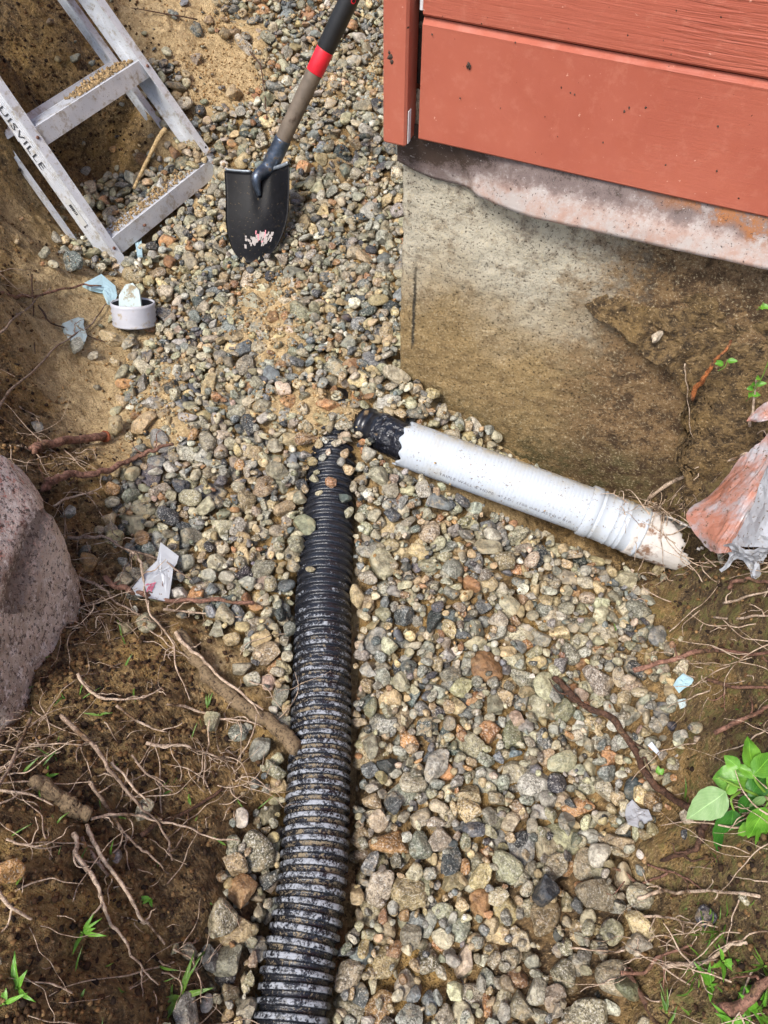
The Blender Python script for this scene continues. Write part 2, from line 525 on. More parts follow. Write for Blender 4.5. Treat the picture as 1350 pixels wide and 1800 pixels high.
def m_bark(name, a, b, sand=0.0):
    n = NT(name)
    k = n.noise(70, 3, 0.75); f = n.noise(190, 3, 0.8)
    lo = tuple(x * 0.42 for x in a[:3]) + (1,); hi = tuple(min(1, x * 1.35) for x in b[:3]) + (1,)
    c = n.mix(n.ramp(k, 0.34, 0.66), a, b)
    c = n.mix(n.ramp(f, 0.56, 0.68), c, hi)
    c = n.mix(n.ramp(f, 0.46, 0.34), c, lo)
    c = n.mix(n.ramp(n.noise(17, 3, 0.7), 0.52, 0.66), c, n.mix(n.ramp(f, 0.4, 0.6), srgb(54, 40, 28), srgb(112, 86, 60)))
    if sand: c = n.mix(n.math('MULTIPLY', n.ramp(f, 0.36, 0.58), sand), c, srgb(136, 116, 88))
    n.base(c); n.rough(0.75); n.spec(0.35)
    n.bump(n.math('ADD', k, f), 0.9, 0.004 if sand else 0.0025)
    return n.m
def m_leaf(name, a, b):
    n = NT(name)
    u, v = n.attr('lu'), n.attr('lv')
    vein = n.ramp(n.math('ABSOLUTE', n.math('SINE', n.math('MULTIPLY', n.math('ADD', u, n.math('MULTIPLY', n.math('ABSOLUTE', v), -0.55)), 24.0))), 0.16, 0.03)
    mid = n.ramp(n.math('ABSOLUTE', v), 0.045, 0.012)
    c = n.mix(n.ramp(n.noise(40, 4, 0.6), 0.3, 0.7), a, b)
    c = n.mix(n.math('MULTIPLY', n.math('MAXIMUM', n.math('MULTIPLY', vein, 0.5), mid), 0.55), c, tuple(min(1, x * 1.9) for x in b[:3]) + (1,))
    n.base(c); n.rough(0.38); n.spec(0.5)
    n.bs.inputs['Transmission Weight'].default_value = 0.0
    tr = n.new('ShaderNodeBsdfTranslucent'); n.set(tr.inputs['Color'], c)
    ms = n.new('ShaderNodeMixShader'); ms.inputs[0].default_value = 0.28
    n.t.links.new(n.bs.outputs[0], ms.inputs[1]); n.t.links.new(tr.outputs[0], ms.inputs[2])
    n.t.links.new(ms.outputs[0], n.out.inputs['Surface'])
    n.bump(n.math('SUBTRACT', n.noise(120, 3), n.math('MULTIPLY', vein, 0.6)), 0.35, 0.0015)
    return n.m

def m_sheet(name, lo, hi, dirt):
    n = NT(name)
    d = n.ramp(n.noise(13, 5, 0.7), lo, hi)
    c = n.mix(d, srgb(196, 198, 202), dirt)
    c = n.mix(n.ramp(n.noise(120, 3, 0.75), 0.58, 0.68), c, srgb(112, 90, 66))
    n.base(c); n.rough(n.ramp(d, 0, 1, 0.22, 0.5)); n.spec(0.6)
    tr = n.new('ShaderNodeBsdfTranslucent'); n.set(tr.inputs['Color'], c)
    ms = n.new('ShaderNodeMixShader'); ms.inputs[0].default_value = 0.35
    n.t.links.new(n.bs.outputs[0], ms.inputs[1]); n.t.links.new(tr.outputs[0], ms.inputs[2])
    n.t.links.new(ms.outputs[0], n.out.inputs['Surface'])
    n.bump(n.noise(55, 3, 0.6), 0.5, 0.004)
    return n.m
M = dict(
    stone=m_stone(), ground=m_ground(), crumb=m_crumb(), corr=m_corrugated(), wpipe=m_white_pipe(),
    siding=m_red_siding(), trim=m_red_siding('red_trim_paint', False), concrete=m_concrete(), flashing=m_flashing(),
    alu=m_aluminium(), boulder=m_boulder(),
    root_pale=m_bark('pale_root_bark', srgb(158, 134, 112), srgb(204, 182, 158)),
    root_red=m_bark('red_root_bark', srgb(98, 68, 54), srgb(146, 108, 90)),
    root_dark=m_bark('dark_root_bark', srgb(58, 40, 30), srgb(98, 70, 54)),
    root_grey=m_bark('grey_root_bark', srgb(116, 96, 80), srgb(164, 142, 122)),
    root_sand=m_bark('sand_coated_bark', srgb(88, 72, 54), srgb(132, 112, 86), 0.9),
    rust_stick=m_bark('orange_brown_bark', srgb(130, 72, 36), srgb(182, 112, 62)),
    straw=m_bark('straw_wood', srgb(160, 134, 92), srgb(190, 166, 122)),
    cut_wood=m_bark('cut_wood', srgb(120, 62, 40), srgb(166, 92, 58)),
    leaf=m_leaf('fresh_leaf', srgb(82, 138, 38), srgb(122, 176, 62)),
    leaf_pale=m_leaf('pale_leaf_underside', srgb(128, 164, 100), srgb(152, 182, 124)),
    leaf_dark=m_leaf('deep_green_leaf', srgb(42, 98, 34), srgb(70, 128, 46)),
    grass=m_leaf('grass_blade', srgb(74, 112, 38), srgb(110, 142, 58)),
    foam=m_simple('pale_blue_foam', srgb(190, 206, 204), 0.6, 0.06, 30, 0.35, 150, 0.002, dirt=srgb(150, 134, 104), dscale=34, dlo=0.50, dhi=0.62),
    foam_clean=m_simple('clean_pale_blue_foam', srgb(170, 200, 208), 0.6, 0.06, 30, 0.3, 150, 0.002, dirt=srgb(160, 146, 116), dscale=26, dlo=0.62, dhi=0.74),
    card=m_simple('white_card', srgb(204, 208, 210), 0.6, 0.04, 30, 0.15, 120, 0.001, dirt=srgb(120, 96, 66), dscale=75, dlo=0.62, dhi=0.70),
    chip=m_simple('white_chip', srgb(196, 202, 208), 0.5, 0.04, 30, 0.1, 120, 0.001),
    pink=m_simple('pink_print', srgb(214, 118, 140), 0.6, 0.2, 200, 0.0),
    black_plastic=m_simple('black_plastic', (0.012, 0.013, 0.017, 1), 0.28, 0.3, 60, 0.2, 120, 0.002, dirt=srgb(128, 106, 76), dscale=40, dlo=0.60, dhi=0.70),
    black_tape=m_simple('black_tape', (0.010, 0.011, 0.016, 1), 0.16, 0.3, 60, 0.9, 60, 0.008),
    black_inside=m_simple('black_pipe_inside', (0.012, 0.012, 0.014, 1), 0.6),
    ring=m_simple('dusty_white_plastic', srgb(190, 190, 196), 0.55, 0.05, 30, 0.2, 160, 0.001, dirt=srgb(170, 152, 122), dscale=30, dlo=0.56, dhi=0.72),
    broken=m_simple('broken_white_plastic', srgb(206, 200, 192), 0.6, 0.08, 40, 0.5, 90, 0.004, dirt=srgb(128, 98, 76), dscale=26, dlo=0.50, dhi=0.64),
    ink=m_simple('grey_ink', srgb(112, 112, 116), 0.7, 0.1, 50, 0.0),
    dark_ink=m_simple('dark_ink', srgb(62, 64, 68), 0.7, 0.15, 60, 0.0),
    blade=m_simple('black_painted_steel', (0.004, 0.004, 0.005, 1), 0.50, 0.4, 60, 0.2, 160, 0.001, dirt=srgb(96, 84, 66), dscale=150, dlo=0.60, dhi=0.72, spec=0.16),
    steel=m_simple('scuffed_steel', srgb(82, 92, 106), 0.36, 0.35, 60, 0.4, 120, 0.002, metal=0.7, dirt=srgb(120, 104, 80), dscale=60, dlo=0.55, dhi=0.68),
    steel_edge=m_simple('dusty_steel', srgb(142, 150, 156), 0.45, 0.2, 60, 0.3, 120, 0.001, metal=0.5),
    shaft=m_simple('weathered_grey_shaft', srgb(106, 94, 80), 0.6, 0.22, 26, 0.4, 90, 0.001, dirt=srgb(72, 58, 46), dscale=30, dlo=0.56, dhi=0.72),
    band=m_simple('red_band', srgb(214, 34, 50), 0.4, 0.08, 30, 0.1, 120, 0.0006),
    grip=m_simple('black_rubber', (0.012, 0.012, 0.013, 1), 0.5, 0.2, 40, 0.3, 240, 0.001),
    sticker=m_simple('white_sticker', srgb(206, 206, 202), 0.5, 0.05, 40, 0.0),
    residue=m_simple('flaked_white_sticker', srgb(158, 150, 144), 0.7, 0.08, 90, 0.3, 200, 0.001),
    residue_red=m_simple('flaked_red_sticker', srgb(206, 130, 138), 0.7, 0.1, 90, 0.3, 200, 0.001),
    rivet=m_simple('rusty_rivet', srgb(112, 76, 60), 0.6, 0.2, 60, 0.0),
    caulk=m_simple('white_caulk', srgb(222, 222, 220), 0.6, 0.05, 40, 0.2),
    sheath=m_simple('dark_sheathing', srgb(56, 46, 38), 0.85, 0.4, 40, 0.6, 120, 0.004, dirt=srgb(120, 112, 98), dscale=60, dlo=0.6, dhi=0.7),
    sheet=m_sheet('dirty_plastic_sheet', 0.30, 0.58, srgb(196, 134, 110)), sheet_b=m_sheet('grey_plastic_sheet', 0.56, 0.72, srgb(146, 130, 108)),
    dull_brown=m_simple('old_wood', srgb(70, 56, 46), 0.8, 0.3),  # plain brown of the roof slab and the dirt flecks on the siding
)

# ------------------------------------------------------------------ the house wall frame
WC = np.array([0.034, 1.35])
WU = np.array([0.921, -0.39]); WU /= np.linalg.norm(WU)
WN = np.array([WU[1], -WU[0]])
def wallp(s, z, off=0.0):
    s, z, off = np.broadcast_arrays(np.asarray(s, float), np.asarray(z, float), np.asarray(off, float))
    return np.stack([WC[0] + s * WU[0] + off * WN[0], WC[1] + s * WU[1] + off * WN[1], z], -1)
def wall_hit(px, py, off=0.0):
    d = ray(px, py)
    o = WC + off * WN
    t = np.dot(o - CAM[:2], WN) / np.dot(d[:2], WN)
    p = CAM + d * t
    return float(np.dot(p[:2] - WC, WU)), float(p[2])

# ------------------------------------------------------------------ ground: heights measured at places in view (photo pixel, height, humus share)
G = [  # gravel bed
 (520,1800,.06,.4),(700,1800,.05,.4),(900,1800,.06,.5),(1050,1800,.10,.5),(420,1780,.08,.7),(700,1500,.05,.4),(900,1500,.06,.4),
 (1080,1500,.09,.4),(450,1500,.07,.7),(700,1200,.06,.3),(900,1200,.06,.3),(1100,1200,.08,.4),(480,1200,.08,.5),(700,1000,.08,.2),
 (900,1000,.07,.2),(1060,1000,.04,.6),(450,1000,.09,.2),(330,1050,.10,.5),(600,800,.145,0),(400,850,.10,.1),(250,880,.10,.3),
 (706,652,.197,.1),(780,690,.15,.1),(850,735,.11,.2),(915,800,.03,.6),(1000,840,-.004,.9),(1100,880,-.02,1),(1180,855,.08,1),(1250,750,.29,1),(1350,650,.47,1),
 (600,650,.17,0),(500,600,.15,0),(400,700,.12,0),(300,700,.11,0),(620,450,.16,0),(690,350,.21,0),(600,200,.25,0),(690,120,.30,0),(560,0,.35,.1),(450,20,.36,.1),(690,-150,.42,.2),
 (440,460,.12,0),(385,310,.12,0),(300,380,.10,0),(250,450,.08,0),(215,490,.07,0),(520,330,.17,0),
 # sand flat and left bank
 (160,650,.10,0),(100,680,.13,.1),(190,760,.10,.1),(60,740,.20,.6),(20,680,.27,.9),(0,600,.30,.9),(-80,650,.42,1),(60,560,.18,.5),(130,560,.11,0),
 (0,480,.26,.5),(60,450,.15,.3),(0,350,.36,.8),(-150,350,.6,.9),(100,380,.13,.6),(150,330,.13,.8),(100,300,.14,.8),(60,200,.26,.8),(100,80,.40,.8),(0,50,.55,.9),
 (200,50,.38,.55),(300,50,.37,.2),(300,150,.28,.3),(390,140,.26,0),(360,60,.33,0),(230,200,.23,.8),(220,280,.14,.9),(330,250,.17,.1),(300,-100,.48,.5),(-150,-50,.75,.9),(560,-200,.45,.3),
 # lower left bank
 (440,1350,.07,.7),(330,1300,.14,.8),(200,1300,.24,.9),(100,1350,.29,.9),(0,1400,.35,.9),(0,1300,.28,.9),(60,1280,.26,.9),(-100,1300,.31,.9),(-100,1500,.44,.9),(300,1500,.15,.9),(150,1500,.28,.85),(0,1550,.42,.7),
 (300,1700,.15,.9),(150,1700,.30,.8),(0,1750,.43,.8),(350,1850,.12,.9),(100,1900,.36,.9),(200,1150,.20,.85),(120,1200,.25,.9),(150,1020,.17,.9),(60,900,.20,1),
 (130,830,.17,.9),(230,1100,.18,.8),(330,1180,.13,.7),(0,820,.26,1),(-200,1000,.34,1),
 # right bank
 (1200,1000,.02,1),(1180,950,.0,1),(1225,985,.06,1),(1150,1050,.055,.9),(1250,1000,.19,1),(1350,1000,.36,1),(1300,1100,.27,1),(1220,1100,.13,1),(1350,1150,.36,.95),(1200,1250,.10,.8),(1270,1250,.22,1),
 (1350,1300,.38,1),(1210,1430,.12,.8),(1290,1420,.30,1),(1350,1500,.40,1),(1150,1550,.12,.7),(1250,1580,.24,.95),(1350,1600,.36,.95),(1110,1700,.12,.7),(1200,1750,.20,.9),
 (1300,1800,.32,.95),(1250,1900,.25,.95),(1450,1400,.46,1),(1450,1000,.46,1),
]
gp = np.array([list(at_z(p[0], p[1], p[2])) + [p[3]] for p in G])
gp = np.vstack([gp, [[-.20, -.35, .07, .5], [.0, -.6, .05, .5], [.25, -.4, .07, .5], [-.75, -.3, .5, .9], [-.9, -.7, .52, .9], [.55, -.3, .42, .9], [.8, -.7, .48, .9], [.0, -1.0, .06, .5],
                     [-1.9, 2.0, .80, .9], [-1.3, 3.0, .72, .8], [-.4, 3.6, .52, .6], [.2, 3.6, .48, .5], [-1.2, 1.0, .56, .9], [.9, .2, .5, .9], [1.0, .8, .5, 1.]]])
def rbf_fit(xy, val, lam=0.004):
    n = len(xy)
    d = np.linalg.norm(xy[:, None] - xy[None], axis=2)
    A = np.zeros((n + 3, n + 3)); A[:n, :n] = -d + lam * np.eye(n)
    Pm = np.hstack([np.ones((n, 1)), xy]); A[:n, n:] = Pm; A[n:, :n] = Pm.T
    return np.linalg.solve(A, np.concatenate([val, np.zeros((3, val.shape[1]))]))
gw = rbf_fit(gp[:, :2], gp[:, 2:4])
def rbf_eval(xy):
    out = np.empty((len(xy), 2))
    for i in range(0, len(xy), 20000):
        q = xy[i:i + 20000]
        d = np.linalg.norm(q[:, None] - gp[None, :, :2], axis=2)
        out[i:i + 20000] = -d @ gw[:-3] + np.hstack([np.ones((len(q), 1)), q]) @ gw[-3:]
    return out
def blur(a, k):
    for ax in (0, 1):
        for _ in range(2):
            p = np.pad(a, [(k, k) if i == ax else (0, 0) for i in (0, 1)], mode='edge')
            c = np.cumsum(p, axis=ax); c = np.concatenate([np.zeros_like(np.take(c, [0], axis=ax)), c], axis=ax)
            n = a.shape[ax]
            a = (np.take(c, range(2 * k + 1, 2 * k + 1 + n), axis=ax) - np.take(c, range(0, n), axis=ax)) / (2 * k + 1)
    return a
# working height field, 4 mm cells
X0, X1, Y0, Y1, CS = -1.5, 1.2, -0.7, 3.7, 0.004
gx = np.arange(X0, X1, CS); gy = np.arange(Y0, Y1, CS)
NX, NY = len(gx), len(gy)
cgx, cgy = gx[::4], gy[::4]
cxx, cyy = np.meshgrid(cgx, cgy)
ce = rbf_eval(np.stack([cxx.ravel(), cyy.ravel()], 1)).reshape(len(cgy), len(cgx), 2)
ce[..., 0] = blur(ce[..., 0], 1); ce[..., 1] = blur(ce[..., 1], 2)
def upsample(c):
    fx = np.clip((gx - X0) / (4 * CS), 0, len(cgx) - 1.001); fy = np.clip((gy - Y0) / (4 * CS), 0, len(cgy) - 1.001)
    ix, iy = fx.astype(int), fy.astype(int); tx, ty = fx - ix, fy - iy
    a = c[iy][:, ix] * (1 - tx) + c[iy][:, ix + 1] * tx
    b = c[iy + 1][:, ix] * (1 - tx) + c[iy + 1][:, ix + 1] * tx
    return a * (1 - ty)[:, None] + b * ty[:, None]
S = upsample(ce[..., 0]); HUM = upsample(ce[..., 1])
XX, YY = np.meshgrid(gx, gy)
PXX, PYY, DEP = project(np.stack([XX, YY, S], -1))

GRAVEL = [(745,-300),(480,-300),(420,-60),(392,20),(395,50),(440,70),(462,140),(440,190),(400,205),(345,200),(318,140),(285,100),(262,120),(290,200),(330,235),(345,270),
 (270,280),(225,310),(165,330),(150,370),(175,400),(120,425),(130,455),(215,478),(235,500),(285,520),(285,590),(245,640),(225,700),(250,745),(318,790),(300,815),(205,835),(185,890),(200,945),(245,975),(250,1050),
 (350,1065),(380,1110),(445,1150),(475,1200),(520,1250),(520,1340),(455,1370),(440,1440),(400,1520),(385,1600),(365,1660),(395,1740),(330,1790),(300,1900),(260,2600),(1150,2600),(1120,1800),
 (1085,1700),(1090,1620),(1130,1540),(1195,1470),(1200,1380),(1205,1290),(1200,1180),(1160,1110),(1120,1060),(1090,1010),(1010,960),(1000,900),(935,815),(880,760),(850,730),(780,690),(730,655),(745,645),(745,500),(745,240)]
SAND = [[(415,520),(470,500),(530,520),(535,580),(500,640),(450,655),(405,610)], [(470,690),(560,700),(640,715),(650,750),(590,745),(560,790),(510,760),(450,720)],
        [(360,15),(470,60),(470,150),(430,210),(350,200),(310,100)], [(290,640),(330,650),(330,760),(300,800),(240,740),(245,680)], [(560,270),(610,280),(600,310),(550,310)], [(560,120),(600,150),(590,190),(560,170)],
        [(640,120),(672,100),(672,190),(640,200)]]
MUD = [[(880,1480),(1120,1520),(1100,1830),(880,1830),(850,1650)], [(360,1380),(470,1400),(440,1830),(320,1830)], [(610,1350),(690,1380),(680,1620),(610,1640)]]
wob = np.stack([XX, YY, 0 * XX], -1)
jx = fbm(wob * 14, 2, 3) * 26; jy = fbm(wob * 14 + 50, 2, 4) * 26
gm = in_poly(PXX + jx, PYY + jy, GRAVEL)
sm = np.zeros_like(gm); mm = np.zeros_like(gm)
for p in SAND: sm |= in_poly(PXX + jx, PYY + jy, p)
for p in MUD: mm |= in_poly(PXX + jx, PYY + jy, p)
GM = blur(gm.astype(float), 5); SM = blur(sm.astype(float), 4); MM = blur(mm.astype(float), 8)
# soil relief
relief = (fbm(wob * 9, 3, 21) * 0.026 + fbm(wob * 26, 3, 22) * 0.020 + np.abs(fbm(wob * 48, 2, 23)) * 0.022 - .006)
sandflat = np.clip(1 - HUM * 2.2, 0, 1)
relief *= (1 - 0.75 * sandflat) * (1 - 0.6 * GM)
HG = S + relief - 0.030 * np.clip(GM - 0.8 * SM, 0, 1) - 0.004 * GM
def hsample(A, x, y):
    fx = np.clip((np.asarray(x) - X0) / CS, 0, NX - 1.001); fy = np.clip((np.asarray(y) - Y0) / CS, 0, NY - 1.001)
    ix, iy = fx.astype(int), fy.astype(int); tx, ty = fx - ix, fy - iy
    return (A[iy, ix] * (1 - tx) + A[iy, ix + 1] * tx) * (1 - ty) + (A[iy + 1, ix] * (1 - tx) + A[iy + 1, ix + 1] * tx) * ty
TSTEP = np.linspace(0.08, 1.0, 1400)
def hit(px, py, A=None):
    """the point of the ground seen at a photo pixel"""
    A = HG if A is None else A
    d = ray(px, py); d = d / np.linalg.norm(d)
    t = TSTEP * 5.2
    P = CAM + d * t[:, None]
    below = P[:, 2] < hsample(A, P[:, 0], P[:, 1])
    i = int(np.argmax(below)) if below.any() else int(np.argmin(np.abs(P[:, 2] - 0.3)))
    a, b = t[max(i - 1, 0)], t[i]
    for _ in range(12):
        m = 0.5 * (a + b); p = CAM + d * m
        if p[2] < hsample(A, p[0], p[1]): b = m
        else: a = m
    return CAM + d * b
def gnormal(p, e=0.02, A=None):
    A = HG if A is None else A
    zx = (hsample(A, p[0] + e, p[1]) - hsample(A, p[0] - e, p[1])) / (2 * e)
    zy = (hsample(A, p[0], p[1] + e) - hsample(A, p[0], p[1] - e)) / (2 * e)
    n = np.array([-zx, -zy, 1.0]); return n / np.linalg.norm(n)

# ground sheet: fine inside the view, growing out to the horizon
def axis(a, b, step, far, n=22):
    core = np.arange(a, b, step)
    g = step * (1.45 ** np.arange(1, n + 1)); g = np.cumsum(g)
    k = far / g[-1]; g = g * k if k > 1 else g
    return np.concatenate([a - g[::-1], core, core[-1] + g])
ax_, ay_ = axis(-1.42, 1.12, 0.0070, 60), axis(-0.62, 3.55, 0.0082, 60)
AX, AY = np.meshgrid(ax_, ay_)
gz = hsample(HG, AX, AY); gh = hsample(HUM, AX, AY)
dist = np.maximum(np.maximum(X0 + .1 - AX, AX - X1 + .1), np.maximum(Y0 + .1 - AY, AY - Y1 + .1))
far = np.clip(dist / 1.5, 0, 1); far = far * far * (3 - 2 * far)
gz = gz * (1 - far) + 0.52 * far
V = np.stack([AX, AY, gz], -1)
fine = fbm(np.stack([AX, AY, gz], -1) * 80, 2, 31) * 0.0065 * (1 - 0.6 * np.clip(1 - gh * 2, 0, 1)) * (1 - far)
V[..., 2] += fine
# crumbling faces: push steep parts sideways
zx = np.gradient(gz, axis=1) / np.gradient(AX, axis=1); zy = np.gradient(gz, axis=0) / np.gradient(AY, axis=0)
steep = np.clip((np.hypot(zx, zy) - 0.5) / 1.5, 0, 1) * (1 - far)
lump = fbm(V * 26, 3, 33) * 0.016 * steep
V[..., 0] -= zx / (np.hypot(zx, zy) + .3) * lump; V[..., 1] -= zy / (np.hypot(zx, zy) + .3) * lump
ny_, nx_ = AX.shape
ii = np.arange(ny_ * nx_).reshape(ny_, nx_)
F = np.stack([ii[:-1, :-1], ii[:-1, 1:], ii[1:, 1:], ii[1:, :-1]], -1).reshape(-1, 4)
gpx, gpy, _ = project(V)
moss = np.clip((gpx - 1080) / 120, 0, 1) * np.clip((gpy - 780) / 150, 0, 1) * 0.75 + 0.18 * np.clip((350 - gpx) / 200, 0, 1) * np.clip((gpy - 1150) / 150, 0, 1)
gpxm = np.clip(gh + 0.25 * hsample(MM, AX, AY), 0, 1.2)
ground = obj('ground', V.reshape(-1, 3), F, M['ground'], attrs={'humus': gpxm.ravel(), 'moss': np.clip(moss, 0, 1).ravel()})
tag(ground, 'bare sandy and dark soil of the dug trench and its banks', 'ground', kind='structure')

# ------------------------------------------------------------------ the house
house = empty('house', (*WC, 0.0), 'house corner with red lap siding over a soil-stained concrete foundation', 'house')
U3, N3 = np.array([*WU, 0]), np.array([*WN, 0])
WAX = np.array([U3, N3, [0, 0, 1.0]])
def grid_patch(fn, us, vs):
    uu, vv = np.meshgrid(us, vs)
    V = fn(uu, vv).reshape(-1, 3)
    n, m = len(us), len(vs)
    ii = np.arange(n * m).reshape(m, n)
    F = np.stack([ii[:-1, :-1], ii[:-1, 1:], ii[1:, 1:], ii[1:, :-1]], -1).reshape(-1, 4)
    return V, F, uu.ravel(), vv.ravel()
# foundation: rough face, rounded broken corner, then plain walls behind
ss = np.concatenate([np.arange(0, 1.1, 0.0065), np.linspace(1.1, 4.0, 20)]); zs = np.arange(-0.25, 0.86, 0.0065)
def ff(s, z):
    P = wallp(s, z, 0.0)
    o = fbm(P * 11, 4, 41) * 0.0060 + fbm(P * 70, 2, 42) * 0.0030 - np.where(s < 0.012, (0.012 - s) ** 2 * 60, 0) * (1.0 + fbm(P * 40, 2, 7))
    return wallp(s, z, o)
V, F, us, vs = grid_patch(ff, ss, zs)
nb = len(V)
zl = zs; left = wallp(0, zl, -4.0); 
i0 = np.arange(len(zs)) * len(ss)
V = np.vstack([V, left])
F = np.vstack([F, np.stack([nb + np.arange(len(zs) - 1), i0[:-1], i0[1:], nb + np.arange(1, len(zs))], -1)])
us = np.concatenate([us, np.zeros(len(zs))]); vs = np.concatenate([vs, zl])
obj('foundation', V, F, M['concrete'], house, attrs={'ws': us, 'wz': vs})
def board(name, s0, s1, z0, z1, off, thick, mat, bev_top=0.0, side=False):
    """a long board: face, chamfered upper edge, underside; side = runs back along the hidden wall"""
    prof = [(0.0, z0), (off - 0.004, z0), (off, z0 + 0.004), (off, z1 - bev_top), (off - bev_top * 0.9, z1), (0.0, z1)]
    ns = max(2, int((s1 - s0) / 0.05)); sv = np.linspace(s0, s1, ns + 1)
    V, F, a, b = [], [], [], []
    k = len(prof)
    for s in sv:
        for (o, z) in prof:
            V.append(wallp(s, z, o + 0.0012 * math.sin(s * 9 + z * 5)) if not side else np.array([WC[0] - o * WU[0] + (-s) * WN[0], WC[1] - o * WU[1] + (-s) * WN[1], z]))
            a.append(s); b.append(z)
    for i in range(ns):
        for j in range(k):
            q = (i * k + j, (i + 1) * k + j, (i + 1) * k + (j + 1) % k, i * k + (j + 1) % k)
            F.append(q if not side else q[::-1])
    F.append(tuple(range(k))[::-1] if not side else tuple(range(k))); F.append(tuple(ns * k + j for j in range(k)))
    return obj(name, np.array(V), F, mat, house, smooth=False, attrs={'ws': a, 'wz': b})
ZB = 0.783
# wall behind the boards
MB().box(wallp(2.0, 1.82, -0.10), WAX, (2.0, 0.098, 0.958)).box(wallp(0.098, 1.82, -2.1), WAX, (0.098, 1.90, 0.958)).build('sheathing', M['sheath'], house)
zb = ZB
for k in range(10):
    z1 = zb + 0.192
    board('siding_board', 0.040, 4.0, zb + (0.003 if k else 0), z1, 0.030, 0.02, M['siding'], 0.008)
    board('siding_board', 0.040, 4.0, zb + (0.003 if k else 0), z1, 0.030, 0.02, M['siding'], 0.008, side=True)
    zb = z1
ztop = zb
MB().box(wallp(0.0035, (ZB - 0.006 + ztop) / 2, 0.027), WAX, (0.0215, 0.024, (ztop - ZB + 0.006) / 2), 0.004).box(wallp(-0.0040, (ZB - 0.006 + ztop) / 2, -0.035), WAX, (0.0145, 0.035, (ztop - ZB + 0.006) / 2), 0.003).build('corner_board', M['trim'], house)
MB().box(wallp(0.0365, 1.10, 0.024), WAX, (0.0028, 0.004, 0.115), 0.001).build('caulk_bead', M['caulk'], house)
MB().box(wallp(0.0268, 0.81, 0.040), WAX, (0.0007, 0.006, 0.028), 0.0005).build('caulk_bead', M['caulk'], house)
MB().box(wallp(2.0, ztop + 0.06, -2.0), WAX, (2.25, 2.25, 0.06)).build('roof', M['dull_brown'], house)
rd = np.random.default_rng(21)
mb = MB()
for (px_, py_, a_) in [(823,114,.0042),(826,118,.003),(685,100,.005),(688,108,.004),(684,92,.003),(1003,163,.0018),(1010,166,.0014),(1106,190,.0020),(1135,188,.0022),(809,172,.0018),(906,74,.0014),(1180,95,.0012),(1262,222,.0016),(1098,196,.002),(1170,290,.0016),(760,60,.002),(958,205,.0012),(1060,250,.0014),(1260,300,.0016),(880,190,.0012)]:
    s__, z__ = wall_hit(px_, py_, .031 if px_ > 735 else .052)
    th_ = np.linspace(0, 2 * np.pi, 7, endpoint=False)
    rr__ = a_ * rd.uniform(.4, 1.2, 7); off_ = .0315 if px_ > 735 else .0515
    ring_ = wallp(s__ + rr__ * np.cos(th_), z__ + rr__ * 1.3 * np.sin(th_), off_)
    mb.add(np.vstack([ring_, wallp(s__, z__, off_ + a_ * .5)]), [(k, (k + 1) % 7, 7) for k in range(7)])
o = mb.build('dirt_fleck', M['dull_brown'], house, recalc=False); o['kind'] = 'stuff'
# crumpled flashing under the siding
edge = [(699,283,.006),(727,300,.008),(753,311,.007),(784,320,.006),(816,328,.008),(844,340,.016),(860,353,.026),(891,369,.038),(916,378,.045),(960,389,.050),(1100,420,.053),(1230,449,.054),(1350,476,.055),(1500,509,.055)]
eb = np.array([[*wall_hit(x, y, o), o] for x, y, o in edge])
eb = np.vstack([eb, [3.95, eb[-1, 1], .055]])
sv = np.concatenate([np.linspace(eb[0, 0], eb[-2, 0], 150), np.linspace(eb[-2, 0], 3.95, 30)[1:]])
bz, bo = np.interp(sv, eb[:, 0], eb[:, 1]), np.interp(sv, eb[:, 0], eb[:, 2])
bz = bz + 0.0022 * fbm(np.stack([sv * 60, 0 * sv, 0 * sv], 1), 2, 3) * np.clip(1.4 - sv * 5, .12, 1); bo = np.convolve(np.pad(bo, 4, 'edge'), np.ones(9) / 9, 'valid')
tv = np.linspace(0, 1, 16)
def flash(side):
    V = []
    for t in tv:
        z = bz + (0.80 - bz) * t
        o = bo * (1 - t) ** 0.8 + 0.012 * t
        cr = np.exp(-((sv - (0.105 + 0.05 * (1 - t))) / 0.014) ** 2) * 0.010 * (1 - t * .5)     # fold where it lifts off the wall
        o = o + cr + 0.0030 * fbm(np.stack([sv * 22, z * 22, 0 * sv], 1), 3, 9)
        V.append(wallp(sv, z, np.maximum(o, 0.0055) - side * 0.0012))
    return np.array(V)
A = flash(0).reshape(-1, 3); B = flash(1).reshape(-1, 3)
n, m = len(sv), len(tv)
ii = np.arange(n * m).reshape(m, n)
F = [tuple(q) for q in np.stack([ii[:-1, :-1], ii[:-1, 1:], ii[1:, 1:], ii[1:, :-1]], -1).reshape(-1, 4)]
F += [tuple(n * m + i for i in q[::-1]) for q in F]
F += [(ii[0, j + 1], ii[0, j], n * m + ii[0, j], n * m + ii[0, j + 1]) for j in range(n - 1)]
ft = np.repeat(tv, n); fs = np.tile(sv, m)
obj('flashing', np.vstack([A, B]), F, M['flashing'], house, attrs={'ws': np.tile(fs, 2), 'ft': np.tile(ft, 2)})

